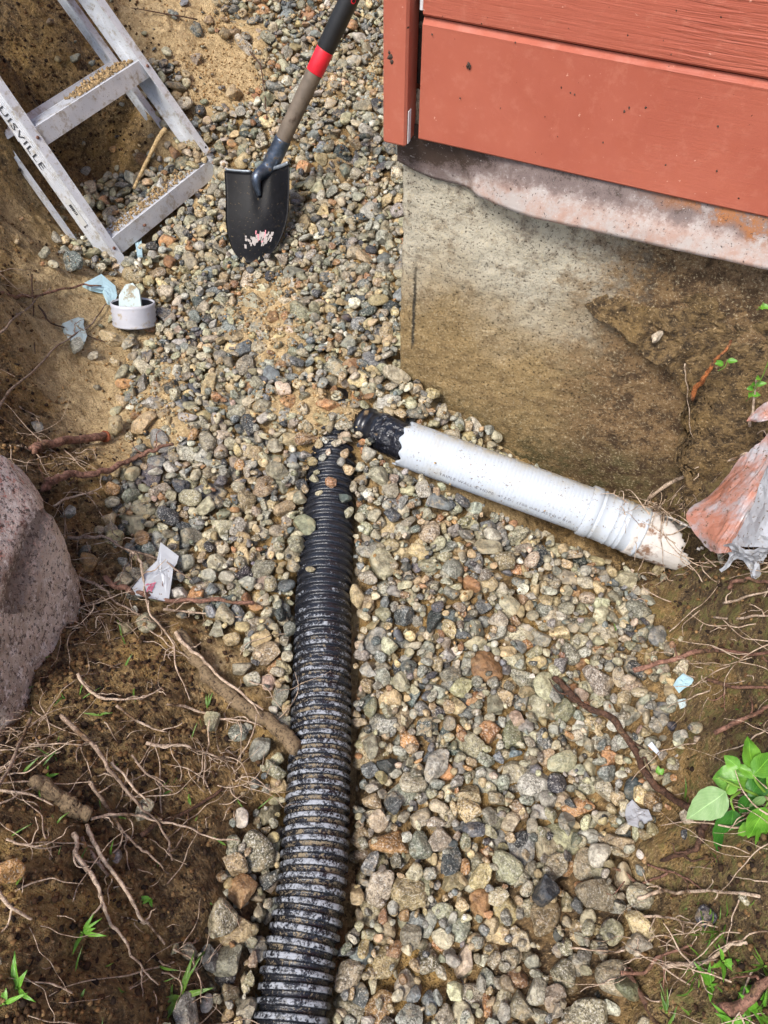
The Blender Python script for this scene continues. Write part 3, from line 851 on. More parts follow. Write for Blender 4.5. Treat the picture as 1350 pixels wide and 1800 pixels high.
# ------------------------------------------------------------------ buried pipes
# black corrugated drain pipe
cp = [(588,772,.100),(585,820,.096),(580,880,.092),(575,950,.090),(569,1050,.086),(566,1200,.080),(560,1380,.078),(548,1560,.078),(524,1700,.078),(512,1800,.078)]
cpts = np.array([at_z(x, y, z) for x, y, z in cp])
dirn = cpts[-1] - cpts[-2]; dirn[2] = 0; dirn /= np.linalg.norm(dirn)
cpts = np.vstack([cpts, cpts[-1] + dirn * .3, cpts[-1] + dirn * .75])
path = smooth_path(cpts, 40)
L = np.concatenate([[0], np.cumsum(np.linalg.norm(np.diff(path, axis=0), axis=1))])
PER, CR = 0.0186, 0.0585
nL = int(L[-1] / (PER / 12))
sL = np.linspace(0, L[-1], nL)
path = np.stack([np.interp(sL, L, path[:, i]) for i in range(3)], 1)
ph = sL / PER + 0.35 * np.sin(sL * 9)
wv = 0.5 + 0.5 * np.cos(2 * np.pi * ph)
prof = np.clip((wv - 0.22) / 0.46, 0, 1); prof = prof * prof * (3 - 2 * prof)
seg = 56
th = np.linspace(0, 2 * np.pi, seg, endpoint=False)
rad = (CR - 0.0072 * (1 - prof))[:, None] * (1 + 0.012 * np.cos(2 * th)[None, :] * np.sin(sL * 7)[:, None])
rad = rad + fbm(np.stack(np.broadcast_arrays(np.cos(th)[None] * 3, np.sin(th)[None] * 3, sL[:, None] * 40), -1), 2, 12) * 0.0010
V, F = tube(path, rad, seg, cap=False)
F = np.array(F, dtype=np.int32)
ppx, ppy, _ = project(path)
chalk = np.interp(ppy, [760, 900, 1010, 1120, 1250, 1400, 1800], [0.02, .10, .42, .80, .90, 1.0, 1.0])
silt = np.interp(ppy, [760, 830, 900, 1060, 1150, 1300, 1600, 1800], [1.0, .55, .25, .35, .75, 1.0, .9, .6])
CORR_PATH = path[::6].copy()
cpipe = obj('corrugated_pipe', V, F, M['corr'], attrs={'crest': np.repeat(prof, seg), 'chalk': np.repeat(chalk, seg), 'silt': np.repeat(silt, seg)})
tag(cpipe, 'long black corrugated drain pipe with chalky mud on its ribs, running down the gravel', 'pipe')

# white smooth drain pipe with its coupling and broken end
WL, WJ, WE = at_z(712, 780, .150), at_z(1036, 899, .085), at_z(1122, 934, .070)
wd = WJ - WL; wl = np.linalg.norm(wd); wd /= wl
WB = at_z(1228, 974, .048)
wpipe = empty('drain_pipe', at_z(870, 840, .07), 'white plastic drain pipe with ribbed coupling and broken end beside the foundation', 'pipe')
def frame_of(d):
    s = np.cross(d, [0, 0, 1.0]); s /= np.linalg.norm(s)
    return s, np.cross(s, d)
wsd, wup = frame_of(wd)
def lathe(o, d, prof, seg=64, jag=None, thick=0.004, closed_inside=True):
    """tube with outer profile [(t, r)], a wall thickness and optionally a ragged first edge jag(theta)"""
    sd, up = frame_of(d)
    th = np.linspace(0, 2 * np.pi, seg, endpoint=False)
    rings = []
    for k, (t, r) in enumerate(prof):
        tt = np.full(seg, t) + (jag(th) if (jag is not None and k == 0) else 0)
        rings.append(o + tt[:, None] * d + r * (np.cos(th)[:, None] * sd + np.sin(th)[:, None] * up))
    for k in range(len(prof) - 1, -1, -1):
        if 0 < k < len(prof) - 1: continue
        t, r = prof[k]; r = r - thick
        tt = np.full(seg, t) + (jag(th) if (jag is not None and k == 0) else 0)
        rings.append(o + tt[:, None] * d + r * (np.cos(th)[:, None] * sd + np.sin(th)[:, None] * up))
    V = np.array(rings).reshape(-1, 3); F = []
    nr = len(rings)
    for i in range(nr):
        i2 = (i + 1) % nr
        for j in range(seg):
            k = (j + 1) % seg
            F.append((i * seg + j, i * seg + k, i2 * seg + k, i2 * seg + j))
    return V, F
WR = 0.0535
prof = []
t = 0.0
while t < wl:
    prof += [(t, WR), (t + 0.0062, WR), (t + 0.0072, WR - 0.0002), (t + 0.0078, WR - 0.0002)]
    t += 0.0086
prof = [p for p in prof if p[0] < wl + 0.03] + [(wl + 0.035, WR)]
V, F = lathe(WL, wd, prof, 72, lambda a: 0.006 * np.sin(a * 3 + 1) + 0.004 * np.sin(a * 11) - 0.004)
obj('barrel', V, F, M['wpipe'], wpipe)
we = WE - WJ; cl = np.linalg.norm(we); we /= cl
c0 = WJ - we * 0.012
V, F = lathe(c0, we, [(0, .0575), (.002, .0592), (.022, .0592), (.024, .0575), (.026, .0555), (.029, .0555), (.030, .0572), (.033, .0572), (.034, .0562), (.062, .0562), (.063, .0574), (.065, .0574), (.066, .0562), (.078, .0562), (.079, .0572), (.081, .0572), (.082, .0562), (.088, .0562), (.089, .0575), (.092, .0575), (.093, .0562), (cl + .012, .0562), (cl + .013, .0580), (cl + .018, .0580)], 72)
obj('coupling', V, F, M['wpipe'], wpipe)
wb = WB - WE; bl = np.linalg.norm(wb); wb /= bl
sd, up = frame_of(wb)
seg = 60; th = np.linspace(0, 2 * np.pi, seg, endpoint=False)
rows = np.linspace(-0.02, bl * 1.02, 26); 
Vb = []
for t in rows:
    r = .0525 - .007 * max(0, t / bl) ** 2
    nzv = fbm(np.stack([np.cos(th) * 2, np.sin(th) * 2, np.full(seg, t * 30)], 1), 3, 77)
    Vb.append(WE + t * wb + (r * (1 + .06 * nzv))[:, None] * (np.cos(th)[:, None] * sd + np.sin(th)[:, None] * up))
Vb = np.array(Vb).reshape(-1, 3); Fb = []
for i in range(len(rows) - 1):
    for j in range(seg):
        k = (j + 1) % seg
        a = th[j]; t = rows[i] / bl
        # the torn slot on the upper side and the ragged tip
        if t > 0.16 and t < 0.93 and abs(((a - (1.85 + 0.35 * math.sin(t * 7))) + math.pi) % (2 * math.pi) - math.pi) < 0.46 + 0.20 * math.sin(t * 9 + 1): continue
        if t > 0.80 + 0.16 * math.sin(a * 5 + 1.0) + 0.07 * math.sin(a * 13): continue
        Fb.append((i * seg + j, i * seg + k, (i + 1) * seg + k, (i + 1) * seg + j))
o = obj('broken_end', Vb, Fb, M['broken'], wpipe)
sol = o.modifiers.new('wall', 'SOLIDIFY'); sol.thickness = 0.004; sol.offset = -1
o['label'] = 'torn, soil-stained white end past the coupling'
# printed line along the pipe
def text_mesh(body, size, extr=0.0):
    cu = bpy.data.curves.new('lettering', 'FONT'); cu.body = body; cu.size = size; cu.resolution_u = 2; cu.space_character = 1.12
    ob = bpy.data.objects.new('lettering', cu); COL.objects.link(ob)
    dg = bpy.context.evaluated_depsgraph_get()
    me = ob.evaluated_get(dg).to_mesh()
    V = np.array([v.co[:] for v in me.vertices]); F = [tuple(p.vertices) for p in me.polygons]
    bpy.data.objects.remove(ob)
    return V, F
tv_, tf_ = text_mesh('TRIPLE WALL & HDPE  4" I.D.  (100 mm) ASTM F 810', 0.0105)
x = tv_[:, 0]; x = x / x.max() * (wl * 0.70) + wl * 0.22
ang = -0.02 + (tv_[:, 1]) / WR           # round the side that faces the viewer
sdv = wsd if np.dot(wsd, [0, -1, 0]) > 0 else -wsd
dirx = 1.0
a0 = 0.10
Vt = WL + x[:, None] * wd + (WR + 0.0005) * (np.cos(a0 + ang)[:, None] * sdv + np.sin(a0 + ang)[:, None] * wup)
obj('lettering', Vt, tf_, M['ink'], wpipe, smooth=False)

# black wye fitting where the two pipes meet, with tape wound on the branch
FT = at_z(597, 728, .115)
fit = empty('pipe_fitting', FT, 'black plastic wye fitting half buried in gravel between the two pipes', 'fitting')
fd = FT - cpts[0]; fd[2] = 0.0; fl = np.linalg.norm(fd); fd /= fl
V, F = lathe(cpts[0] - fd * .02, fd, [(0, .0615), (.022, .0615), (.023, .0665), (.028, .0665), (.029, .0615), (fl * .55, .0605), (fl * .55 + .001, .0665), (fl * .55 + .006, .0665), (fl * .55 + .007, .060), (fl + .02, .060), (fl + .021, .066), (fl + .027, .066), (fl + .028, .060), (fl + .09, .060)], 48)
obj('run', V, F, M['black_plastic'], fit)
B0 = at_z(640, 748, .135); B1 = at_z(680, 763, .150)
bd = B1 - B0; bl_ = np.linalg.norm(bd); bd /= bl_
V, F = lathe(B0, bd, [(0, .0440), (.008, .0455), (.018, .0455), (.019, .0415), (bl_ * .55, .0415), (bl_ * .55 + .001, .0435), (bl_ + .004, .0435)], 48)
obj('branch', V, F, M['black_plastic'], fit)
tl = np.linalg.norm(WL - B1)
td = (WL - B1) / tl
rows = np.linspace(-.022, tl + .012, 22); sd, up = frame_of(td)
seg = 48; th = np.linspace(0, 2 * np.pi, seg, endpoint=False); Vb = []
for i, t in enumerate(rows):
    nzv = np.abs(fbm(np.stack([np.cos(th) * 2.4, np.sin(th) * 2.4, np.full(seg, t * 55) + np.sin(th + t * 60)], 1), 3, 88))
    Vb.append(B1 + t * td + (np.interp(t, [-.022, tl * .6, tl + .012], [.0415, .0420, .0440]) + .008 * nzv)[:, None] * (np.cos(th)[:, None] * sd + np.sin(th)[:, None] * up))
Vb = np.array(Vb).reshape(-1, 3); Fb = [(i * seg + j, i * seg + (j + 1) % seg, (i + 1) * seg + (j + 1) % seg, (i + 1) * seg + j) for i in range(len(rows) - 1) for j in range(seg)]
obj('tape_wrap', Vb, Fb, M['black_tape'], fit, smooth=False)

# ------------------------------------------------------------------ gravel: stones dropped one by one onto a height field
H = HG.copy()
def stamp_line(P, r):
    for p in P:
        k = int(r / CS) + 1
        cx, cy = int((p[0] - X0) / CS), int((p[1] - Y0) / CS)
        if cx - k < 0 or cy - k < 0 or cx + k >= NX or cy + k >= NY: continue
        yy, xx = np.mgrid[cy - k:cy + k + 1, cx - k:cx + k + 1]
        d2 = (X0 + xx * CS - p[0]) ** 2 + (Y0 + yy * CS - p[1]) ** 2
        h = np.where(d2 < r * r, p[2] + np.sqrt(np.maximum(r * r - d2, 0)), -9)
        H[cy - k:cy + k + 1, cx - k:cx + k + 1] = np.maximum(H[cy - k:cy + k + 1, cx - k:cx + k + 1], h)
def dist_line(P, x, y):
    d = np.full(np.shape(x), 9.0)
    for p in P: d = np.minimum(d, (x - p[0]) ** 2 + (y - p[1]) ** 2)
    return np.sqrt(d)
wline = np.array([WL + (WB - WL) * t for t in np.linspace(0, 1, 60)])
bline = np.array([B0 + (WL - B0) * t for t in np.linspace(0, 1, 20)])
bseen = np.array([B0 + (WL - B0) * t for t in np.linspace(.25, 1, 16)])
stamp_line(CORR_PATH, CR); stamp_line(wline, .055); stamp_line(bline, .043)
keep = np.ones_like(H)
seen = CORR_PATH[project(CORR_PATH)[1] > 842]
half = CORR_PATH[(project(CORR_PATH)[1] > 800) & (project(CORR_PATH)[1] <= 842)]
sub = H[::3, ::3]
def excl(P, r, v):
    d = dist_line(P[::2], XX[::3, ::3], YY[::3, ::3])
    d = np.repeat(np.repeat(d, 3, 0), 3, 1)[:NY, :NX]
    keep[d < r] = np.minimum(keep[d < r], v)
excl(seen, 0.057, 0.0); excl(half, .05, .35); excl(wline, .054, 0.0); excl(bseen, .038, 0.04)
keep[in_poly(PXX, PYY, [(402,310),(515,300),(514,390),(492,440),(455,462),(425,455),(404,400)])] = 0
keep[in_poly(PXX, PYY, [(185,440),(370,282),(395,312),(215,478)])] = 0
# stones must not fill the shallow gap behind the wall
inside = ((XX - WC[0]) * WN[0] + (YY - WC[1]) * WN[1] < 0.012) & ((XX - WC[0]) * WU[0] + (YY - WC[1]) * WU[1] > -0.012)
keep[inside] = 0
fringe = np.clip(blur(gm.astype(float), 22) - 0.02, 0, 1)
DENS = (GM * (1 - 0.55 * SM) * (1 - 0.25 * MM) + 0.22 * fringe ** 1.5 * (1 - GM) + 0.012 + .03 * (HUM < .45)) * keep

ICO = {k: ico(k + 1) for k in (0, 1, 2, 3)}
def stone_shape(Vs, seed, ang):
    r_ = np.random.default_rng(seed)
    nc = r_.integers(7, 15)
    nn = r_.normal(size=(nc, 3)); nn /= np.linalg.norm(nn, axis=1)[:, None]
    dd = r_.uniform(0.46, 0.92, nc)
    p = 9.0 + 48.0 * ang
    q = np.maximum(Vs @ nn.T, 0) / dd
    r = (1 + (q ** p).sum(1)) ** (-1 / p)
    out = Vs * r[:, None]
    out *= (1 + 0.10 * fbm(out * 1.9 + seed * 3.1, 2, seed % 50))[:, None]
    return out
NVAR = 70
LIB = {k: [stone_shape(ICO[k][0], s + 100, ((s * 37) % NVAR) / NVAR) for s in range(NVAR)] for k in (0, 1, 2, 3)}
PAL = [((168,161,136), .38), ((182,162,124), .18), ((156,154,142), .18), ((114,118,117), .09), ((64,67,69), .05), ((168,126,86), .05), ((182,163,142), .03), ((206,202,186), .03), ((144,142,117), .02)]
pw = np.array([p[1] for p in PAL]); pw /= pw.sum()
def rand_rot(flat=0.35):
    """mostly flat lying: small tilt, free yaw"""
    a = rng.uniform(0, 2 * np.pi); b = rng.normal(0, flat); c = rng.normal(0, flat)
    ca, sa, cb, sb, cc, sc = math.cos(a), math.sin(a), math.cos(b), math.sin(b), math.cos(c), math.sin(c)
    Rz = np.array([[ca, -sa, 0], [sa, ca, 0], [0, 0, 1]]); Rx = np.array([[1, 0, 0], [0, cb, -sb], [0, sb, cb]]); Ry = np.array([[cc, 0, sc], [0, 1, 0], [-sc, 0, cc]])
    return Rz @ Rx @ Ry
dflat = DENS.ravel() / DENS.sum(); dcum = np.cumsum(dflat)
stones = []
def drop(n, amean, asig, amin, amax, ncand, maxrise, fixed=None):
    placed = 0
    for _ in range(n):
        if fixed is None:
            i = int(np.searchsorted(dcum, rng.random())); i = min(i, NX * NY - 1)
            x, y = X0 + (i % NX) * CS, Y0 + (i // NX) * CS
            if not (-1.35 < x < 1.0 and -0.55 < y < 3.5): continue
            a = float(np.clip(amean * math.exp(rng.normal(0, asig)), amin, amax))
        else:
            x, y, a = fixed[_]
        b = a * rng.uniform(0.62, 0.98); c = b * rng.uniform(0.50, 0.88)
        var = int(rng.integers(NVAR)); Rm = rand_rot()
        Q = (LIB[2][var] * np.array([a, b, c])) @ Rm.T
        lo, hi = Q[Q[:, 2] < 0.15 * c], Q[Q[:, 2] > -0.1 * c]
        best = None
        for k in range(ncand):
            xx, yy = (x, y) if k == 0 else (x + rng.normal(0, a * 1.1), y + rng.normal(0, a * 1.1))
            ix = ((lo[:, 0] + xx - X0) / CS).astype(int); iy = ((lo[:, 1] + yy - Y0) / CS).astype(int)
            if ix.min() < 0 or iy.min() < 0 or ix.max() >= NX or iy.max() >= NY: continue
            if keep[min(max(int((yy - Y0) / CS), 0), NY - 1), min(max(int((xx - X0) / CS), 0), NX - 1)] < 0.05 and fixed is None: continue
            dz = np.sort(H[iy, ix] - lo[:, 2])
            z = dz[int(len(dz) * 0.90)] - 0.10 * c
            if best is None or z < best[0]: best = (z, xx, yy)
        if best is None: continue
        z, xx, yy = best
        if fixed is None and z + 0.6 * c > hsample(S, xx, yy) + maxrise: continue
        ix = ((hi[:, 0] + xx - X0) / CS).astype(int); iy = ((hi[:, 1] + yy - Y0) / CS).astype(int)
        np.maximum.at(H, (iy, ix), hi[:, 2] + z)
        # keep the interior of bigger stones closed
        k = int(a * 0.45 / CS)
        if k > 0:
            cx, cy = int((xx - X0) / CS), int((yy - Y0) / CS)
            H[cy - k:cy + k + 1, cx - k:cx + k + 1] = np.maximum(H[cy - k:cy + k + 1, cx - k:cx + k + 1], z + 0.62 * c)
        stones.append(dict(p=(xx, yy, z), s=(a, b, c), R=Rm, v=var))
        placed += 1
    return placed
drop(4400, .0195, .30, .010, .042, 4, .030)
drop(1900, .0225, .30, .012, .044, 5, .034)
# stones that can be made out resting on the black pipe and on the gravel
fx = []
for (px, py, a) in [(537,930,.026),(522,962,.022),(548,1003,.014),(583,852,.016),(612,905,.018),(607,880,.017),(560,868,.010),(606,800,.014),(614,832,.018),(600,818,.012),(566,806,.012),(548,818,.016),(552,846,.015),(620,862,.017),(560,784,.013),(592,780,.014),(578,796,.010),(612,778,.016),(556,832,.010)]:
    p = hit(px, py, H); fx.append((p[0], p[1], a))
drop(len(fx), 0, 0, 0, 0, 1, 1, fx)
drop(2800, .0185, .40, .008, .042, 6, .036)
drop(5200, .0098, .30, .0050, .015, 6, .034)
# a dark glossy stone and a few large ones low in the picture
# visible share of every stone
vis = []
for s in stones:
    Q = (LIB[2][s['v']] * np.array(s['s'])) @ s['R'].T
    Q = Q[Q[:, 2] > 0]
    ix = np.clip(((Q[:, 0] + s['p'][0] - X0) / CS).astype(int), 0, NX - 1); iy = np.clip(((Q[:, 1] + s['p'][1] - Y0) / CS).astype(int), 0, NY - 1)
    s['vis'] = float((H[iy, ix] - (Q[:, 2] + s['p'][2]) < 0.004).mean())
stones = [s for s in stones if s['vis'] > 0.04]
P = np.array([s['p'] for s in stones]); px, py, dep = project(P)
size = np.array([s['s'][0] * s['s'][1] for s in stones]); vv = np.array([s['vis'] for s in stones])
infr = (px > 5) & (px < 1345) & (py > 5) & (py < 1795)
# hidden by the house wall
wd_ = (P[:, 0] - WC[0]) * WN[0] + (P[:, 1] - WC[1]) * WN[1]
score = size / dep ** 2 * np.clip(vv, 0, .7) * infr * ((px < 700) | (wd_ > 0))
order = np.argsort(-score)
chosen = set(order[:300].tolist())
sandyz = 0.55 + 0.9 * hsample(SM, P[:, 0], P[:, 1]) + 0.35 * (py < 300) * (px < 640)
mudz = hsample(MM, P[:, 0], P[:, 1])
k4 = 3
bx_, by_ = XX[::k4, ::k4], YY[::k4, ::k4]
bzz = HG[::k4, ::k4] + 0.0045
ii = np.arange(bx_.size).reshape(bx_.shape)
Fq = np.stack([ii[:-1, :-1], ii[:-1, 1:], ii[1:, 1:], ii[1:, :-1]], -1).reshape(-1, 4)
okf = (GM[::k4, ::k4].ravel()[Fq] > 0.35).all(1)
Fq = Fq[okf]; used = np.unique(Fq); remap = np.zeros(bx_.size, int); remap[used] = np.arange(len(used))
gravel = obj('gravel_bed', np.stack([bx_.ravel(), by_.ravel(), bzz.ravel()], 1)[used], remap[Fq], M['ground'], attrs={'humus': HUM[::k4, ::k4].ravel()[used] + .35 * MM[::k4, ::k4].ravel()[used], 'moss': np.zeros(len(used))})
tag(gravel, 'bed of mixed grey, tan and rust drainage stones filling the trench', 'gravel', kind='structure')
big_V, big_F, big_c, big_s, big_d, big_sm = [], [], [], [], [], []
base = 0
for i, s in enumerate(stones):
    c = np.array(PAL[int(rng.choice(len(PAL), p=pw))][0], float) * rng.uniform(0.74, 1.14)
    c = c + rng.normal(0, 2.5, 3)
    if mudz[i] > 0.3: c = c * (1 - 0.22 * mudz[i]) + np.array([120, 98, 62]) * 0.16 * mudz[i]
    lin = np.array(srgb(*np.clip(c, 12, 240)))
    spk = float(np.clip(rng.normal(0.50, 0.28), 0.05, 1))
    sand = float(np.clip(sandyz[i] + rng.normal(0, .2), 0, 1.3))
    pxs = s['s'][0] * 1360 / dep[i]
    lv = 3 if i in chosen else (2 if (pxs > 10.5 and infr[i] and s['vis'] > .12) else (1 if pxs > 4.5 and infr[i] else 0))
    Q = (LIB[lv][s['v']] * np.array(s['s'])) @ s['R'].T
    flat = ((s['v'] * 37) % NVAR) / NVAR > .30 and rng.random() < .8
    if i in chosen:
        nV = len(Q)
        me = np_mesh('stone', Q, ICO[lv][1], M['stone'], True, {'spk': np.full(nV, spk), 'sandy': np.full(nV, sand)}, {'col': np.tile(lin, (nV, 1))})
        o = bpy.data.objects.new('stone', me); COL.objects.link(o)
        o.location = s['p']; o.parent = gravel
        if flat: me.polygons.foreach_set('use_smooth', np.zeros(len(me.polygons), dtype=bool))
    else:
        big_V.append(Q + np.array(s['p'])); big_F.append(ICO[lv][1] + base); base += len(Q); big_sm.append(np.full(len(ICO[lv][1]), not flat))
        big_c.append(np.tile(lin, (len(Q), 1))); big_s.append(np.full(len(Q), spk)); big_d.append(np.full(len(Q), sand))
loose = obj('loose_gravel', np.vstack(big_V), np.vstack(big_F), M['stone'], gravel, attrs={'spk': np.concatenate(big_s), 'sandy': np.concatenate(big_d)}, cols={'col': np.vstack(big_c)})
loose['kind'] = 'stuff'
loose.data.polygons.foreach_set('use_smooth', np.concatenate(big_sm))
print('stones', len(stones), 'loose verts', base)

# grit and wet sand between and over the stones: a sheet the stones stick out of
hb_ = blur(np.where(keep > .05, H, HG), 5)
lev = hb_ - .0215 + .0205 * SM + .0060 * MM + .0060 * fbm(wob * 13, 3, 91) + .003 * fbm(wob * 60, 2, 92)
ok_ = (GM > .30) & (blur((keep > .05).astype(float), 2) > .6)
k3 = 2
bx_, by_, bzz = XX[::k3, ::k3], YY[::k3, ::k3], lev[::k3, ::k3]
ii = np.arange(bx_.size).reshape(bx_.shape)
Fq = np.stack([ii[:-1, :-1], ii[:-1, 1:], ii[1:, 1:], ii[1:, :-1]], -1).reshape(-1, 4)
inv = (PXX > -100) & (PXX < 1450) & (PYY > -100) & (PYY < 1900)
Fq = Fq[((ok_ & inv)[::k3, ::k3].ravel()[Fq]).all(1)]; used = np.unique(Fq); remap = np.zeros(bx_.size, int); remap[used] = np.arange(len(used))
grit = obj('grit', np.stack([bx_.ravel(), by_.ravel(), bzz.ravel()], 1)[used], remap[Fq], M['ground'], gravel, attrs={'humus': np.clip(.80 - .9 * SM + .3 * MM, 0, 1)[::k3, ::k3].ravel()[used], 'moss': np.zeros(len(used))})
grit['kind'] = 'stuff'

# ------------------------------------------------------------------ crumbs of soil and sand
def crumbs(name, n, pick, amin, amax, pal, label, lift=0.3):
    Vs, Fs, Cs, b = [], [], [], 0
    V0, F0 = ICO[0]
    w = pick.ravel().astype(float); cum = np.cumsum(w / w.sum())
    for _ in range(n):
        i = min(int(np.searchsorted(cum, rng.random())), NX * NY - 1)
        x, y = X0 + (i % NX + rng.random()) * CS, Y0 + (i // NX + rng.random()) * CS
        z = float(hsample(H, x, y))
        a = amin + (amax - amin) * rng.random() ** 3
        Q = (LIB[0][int(rng.integers(NVAR))] * a * np.array([1, rng.uniform(.7, 1), rng.uniform(.6, .9)])) @ rand_rot(0.8).T
        Vs.append(Q + [x, y, z + a * lift]); Fs.append(F0 + b); b += len(Q)
        c = np.array(pal[int(rng.integers(len(pal)))], float) * rng.uniform(.75, 1.15)
        Cs.append(np.tile(srgb(*np.clip(c, 8, 240)), (len(Q), 1)))
    o = obj(name, np.vstack(Vs), np.vstack(Fs), M['crumb'], cols={'col': np.vstack(Cs)})
    return tag(o, label, 'soil', kind='stuff')
view = (PXX > -60) & (PXX < 1410) & (PYY > -40) & (PYY < 1850) & ~inside
crumbs('soil_crumbs', 13000, view * np.clip(HUM - .25, 0, 1) * np.clip(1 - 2 * fringe, 0, 1) * keep * (H - HG < .004) / (DEP ** 1.5), .0015, .0085, [(70,48,30),(96,70,44),(120,90,56),(52,36,24),(146,116,78)], 'loose crumbs of dark soil over the trench banks')
crumbs('sand_crumbs', 9000, view * (SM * 2.6 + .22 * GM * (PYY < 1150) + .5 * (1 - GM) * (HUM < .4)) * keep, .0012, .0062, [(168,134,88),(186,152,104),(150,116,72),(196,168,124)], 'grains and clumps of wet tan sand among the gravel')

# ------------------------------------------------------------------ boulder
bc = at_depth(-185, 1105, 1.22)
Vb, Fb = ico(7)
RT, UPc, TOC = np.array([1.0, 0, 0]), np.array([0, ST, CT]), np.array([0, -CT, ST])
def cdir(a, b, c):
    v = a * RT + b * UPc + c * TOC
    return v / np.linalg.norm(v)
cuts = [(cdir(*n_), d_ * .90) for n_, d_ in [((.76,.65,.15),.276),((1,.02,.12),.178),((.80,-.59,.1),.268),((.42,.40,.82),.20),((.5,-.18,.84),.20),((.05,-.45,.89),.21),((-.2,.5,.84),.215),((.1,.97,.2),.32),((.9,.30,.32),.182),((.72,-.28,.62),.192)]]
q = np.stack([np.maximum(Vb @ n_, 0) * .41 / d_ for n_, d_ in cuts], 1)
rr = (1 + (q ** 60).sum(1)) ** (-1 / 60)
Q = Vb * rr[:, None] * .41
Q = Q * (1 + .05 * fbm(Q * 6, 2, 61))[:, None]
rb = np.random.default_rng(14)
for k in range(80):                                   # chipped faces
    n_ = rb.normal(size=3); n_ /= np.linalg.norm(n_)
    h_ = Q @ n_; d_ = h_.max() * rb.uniform(.87, .985)
    over = np.maximum(h_ - d_, 0)
    Q = Q - (over * .92)[:, None] * n_
Q = Q * (1 + .034 * fbm(Q * 16, 3, 62) + .010 * fbm(Q * 70, 2, 63))[:, None]
W = Q + bc
opx, opy, _ = project(W)
# a natural seam crossing the face
seam = (opx - (75 - (opy - 900) * 0.34)) / 1360.0 * 1.3
fresh = np.clip(0.5 - seam * 9, 0, 1) * np.clip((1090 - opy) / 120, 0, 1)
W = W - (np.exp(-(seam / .018) ** 2) * np.clip((1080 - opy) / 80, 0, 1) * np.clip((opy - 880) / 60, 0, 1) * .014)[:, None] * Vb
cr = np.where((opy > 890) & (opy < 1080), seam, 1.0)
bo_ = obj('boulder', W, Fb, M['boulder'], attrs={'fresh': fresh, 'crack': cr})
tag(bo_, 'large pink and grey granite boulder on the left bank', 'boulder')

# ------------------------------------------------------------------ stepladder, folded and leaning back
L0, R0 = at_z(197, 438, .12), at_z(377, 292, .12)
L1, R1 = at_z(72, 239, .39), at_z(259, 116, .39)
lu = R0 - L0; wid0 = np.linalg.norm(lu); lu /= wid0
lv = ((L1 - L0) + (R1 - R0)) / 2; lv -= lu * np.dot(lv, lu); gap = np.linalg.norm(lv); lv /= gap
lw = np.cross(lu, lv)
lo_ = (L0 + R0) / 2
tap = (wid0 - np.linalg.norm(R1 - L1)) / gap / 2
tap = min(max(tap, 0.0), .06)
LAX = np.array([lu, lv, lw])
def lp(a, b, c): return lo_ + a * lu + b * lv + c * lw
lad = empty('stepladder', lp(0, -.08, 0), 'weathered aluminium stepladder standing folded on the gravel against the bank', 'ladder')
def rail(name, side, b0, b1, c0, depth, flange, wall, a_off=0.0, ribs=False):
    """C channel: outer web, front and rear flange turned inward"""
    sg = -1 if side == 'l' else 1
    mb = MB()
    sec = [(0, c0), (flange, c0), (flange, c0 - wall), (wall, c0 - wall), (wall, c0 - depth + wall), (flange, c0 - depth + wall), (flange, c0 - depth), (0, c0 - depth)]
    if ribs:
        w_ = []
        for k in range(1, 8):
            cc = c0 - depth + depth * k / 8
            w_ += [(0, cc - .0028), (.0012, cc - .0014), (.0012, cc + .0014), (0, cc + .0028)]
        sec = sec + w_
    V = []
    for b in (b0, b1):
        half = wid0 / 2 + 0.0135 - tap * b + a_off
        for (i, c) in sec:
            V.append(lp(sg * (half - i), b, c))
    k = len(sec); F = [(j, (j + 1) % k, k + (j + 1) % k, k + j) for j in range(k)]
    F += [tuple(range(k)), tuple(range(2 * k - 1, k - 1, -1))]
    mb.add(np.array(V), F)
    return mb.build(name, M['alu'], lad)
front = []
rl = rail('front_rail', 'l', -.125, 1.55, .012, .068, .026, .0035, ribs=True); rr_ = rail('front_rail', 'r', -.060, 1.55, .012, .068, .026, .0035, ribs=True)
rail('rear_rail', 'l', -.06, 1.5, -.112, .016, .012, .003, .010); rail('rear_rail', 'r', -.02, 1.5, -.105, .038, .022, .003, .004)
tilt = R(-17)
for k in range(6):
    b = k * gap
    half = wid0 / 2 - tap * b + .006
    ty = np.array([0, -math.sin(tilt), -math.cos(tilt)])      # tread runs back from the front edge
    ax = np.array([lu, math.cos(tilt) * lv - math.sin(tilt) * lw, math.sin(tilt) * lv + math.cos(tilt) * lw])
    fr = lp(0, b + .022, .0085)
    mb = MB()
    mb.box(fr - ax[1] * .024, ax, (half, .026, .0016), .0006)                                       # front apron
    mb.box(fr - ax[2] * .037, ax, (half, .0016, .0370), .0006)                                      # tread
    mb.box(fr - ax[2] * .0745 - ax[1] * .012, ax, (half, .014, .0015), .0006)                       # rear lip
    for j in range(9): mb.box(fr - ax[2] * (.008 + .0072 * j) + ax[1] * .0016, ax, (half - .004, .0012, .0014))
    st = mb.build('step', M['alu'], lad)
    for sg in (-1, 1):
        V, F = tube(np.array([lp(sg * (half - .006 + .0005), b, .0115), lp(sg * (half - .006 + .0005), b, .0150)]), .0046, 10)
        obj('rivet', V, F, M['rivet'], st)
    if k in (0, 1):
        V, F = tube(np.array([lp(-half * .45 if k == 0 else half * .4, b - .004, .006), lp(-half * .45 if k == 0 else half * .4, b - .004, .0150)]), .0040, 10)
        if k == 0: obj('rivet', V, F, M['rivet'], st)
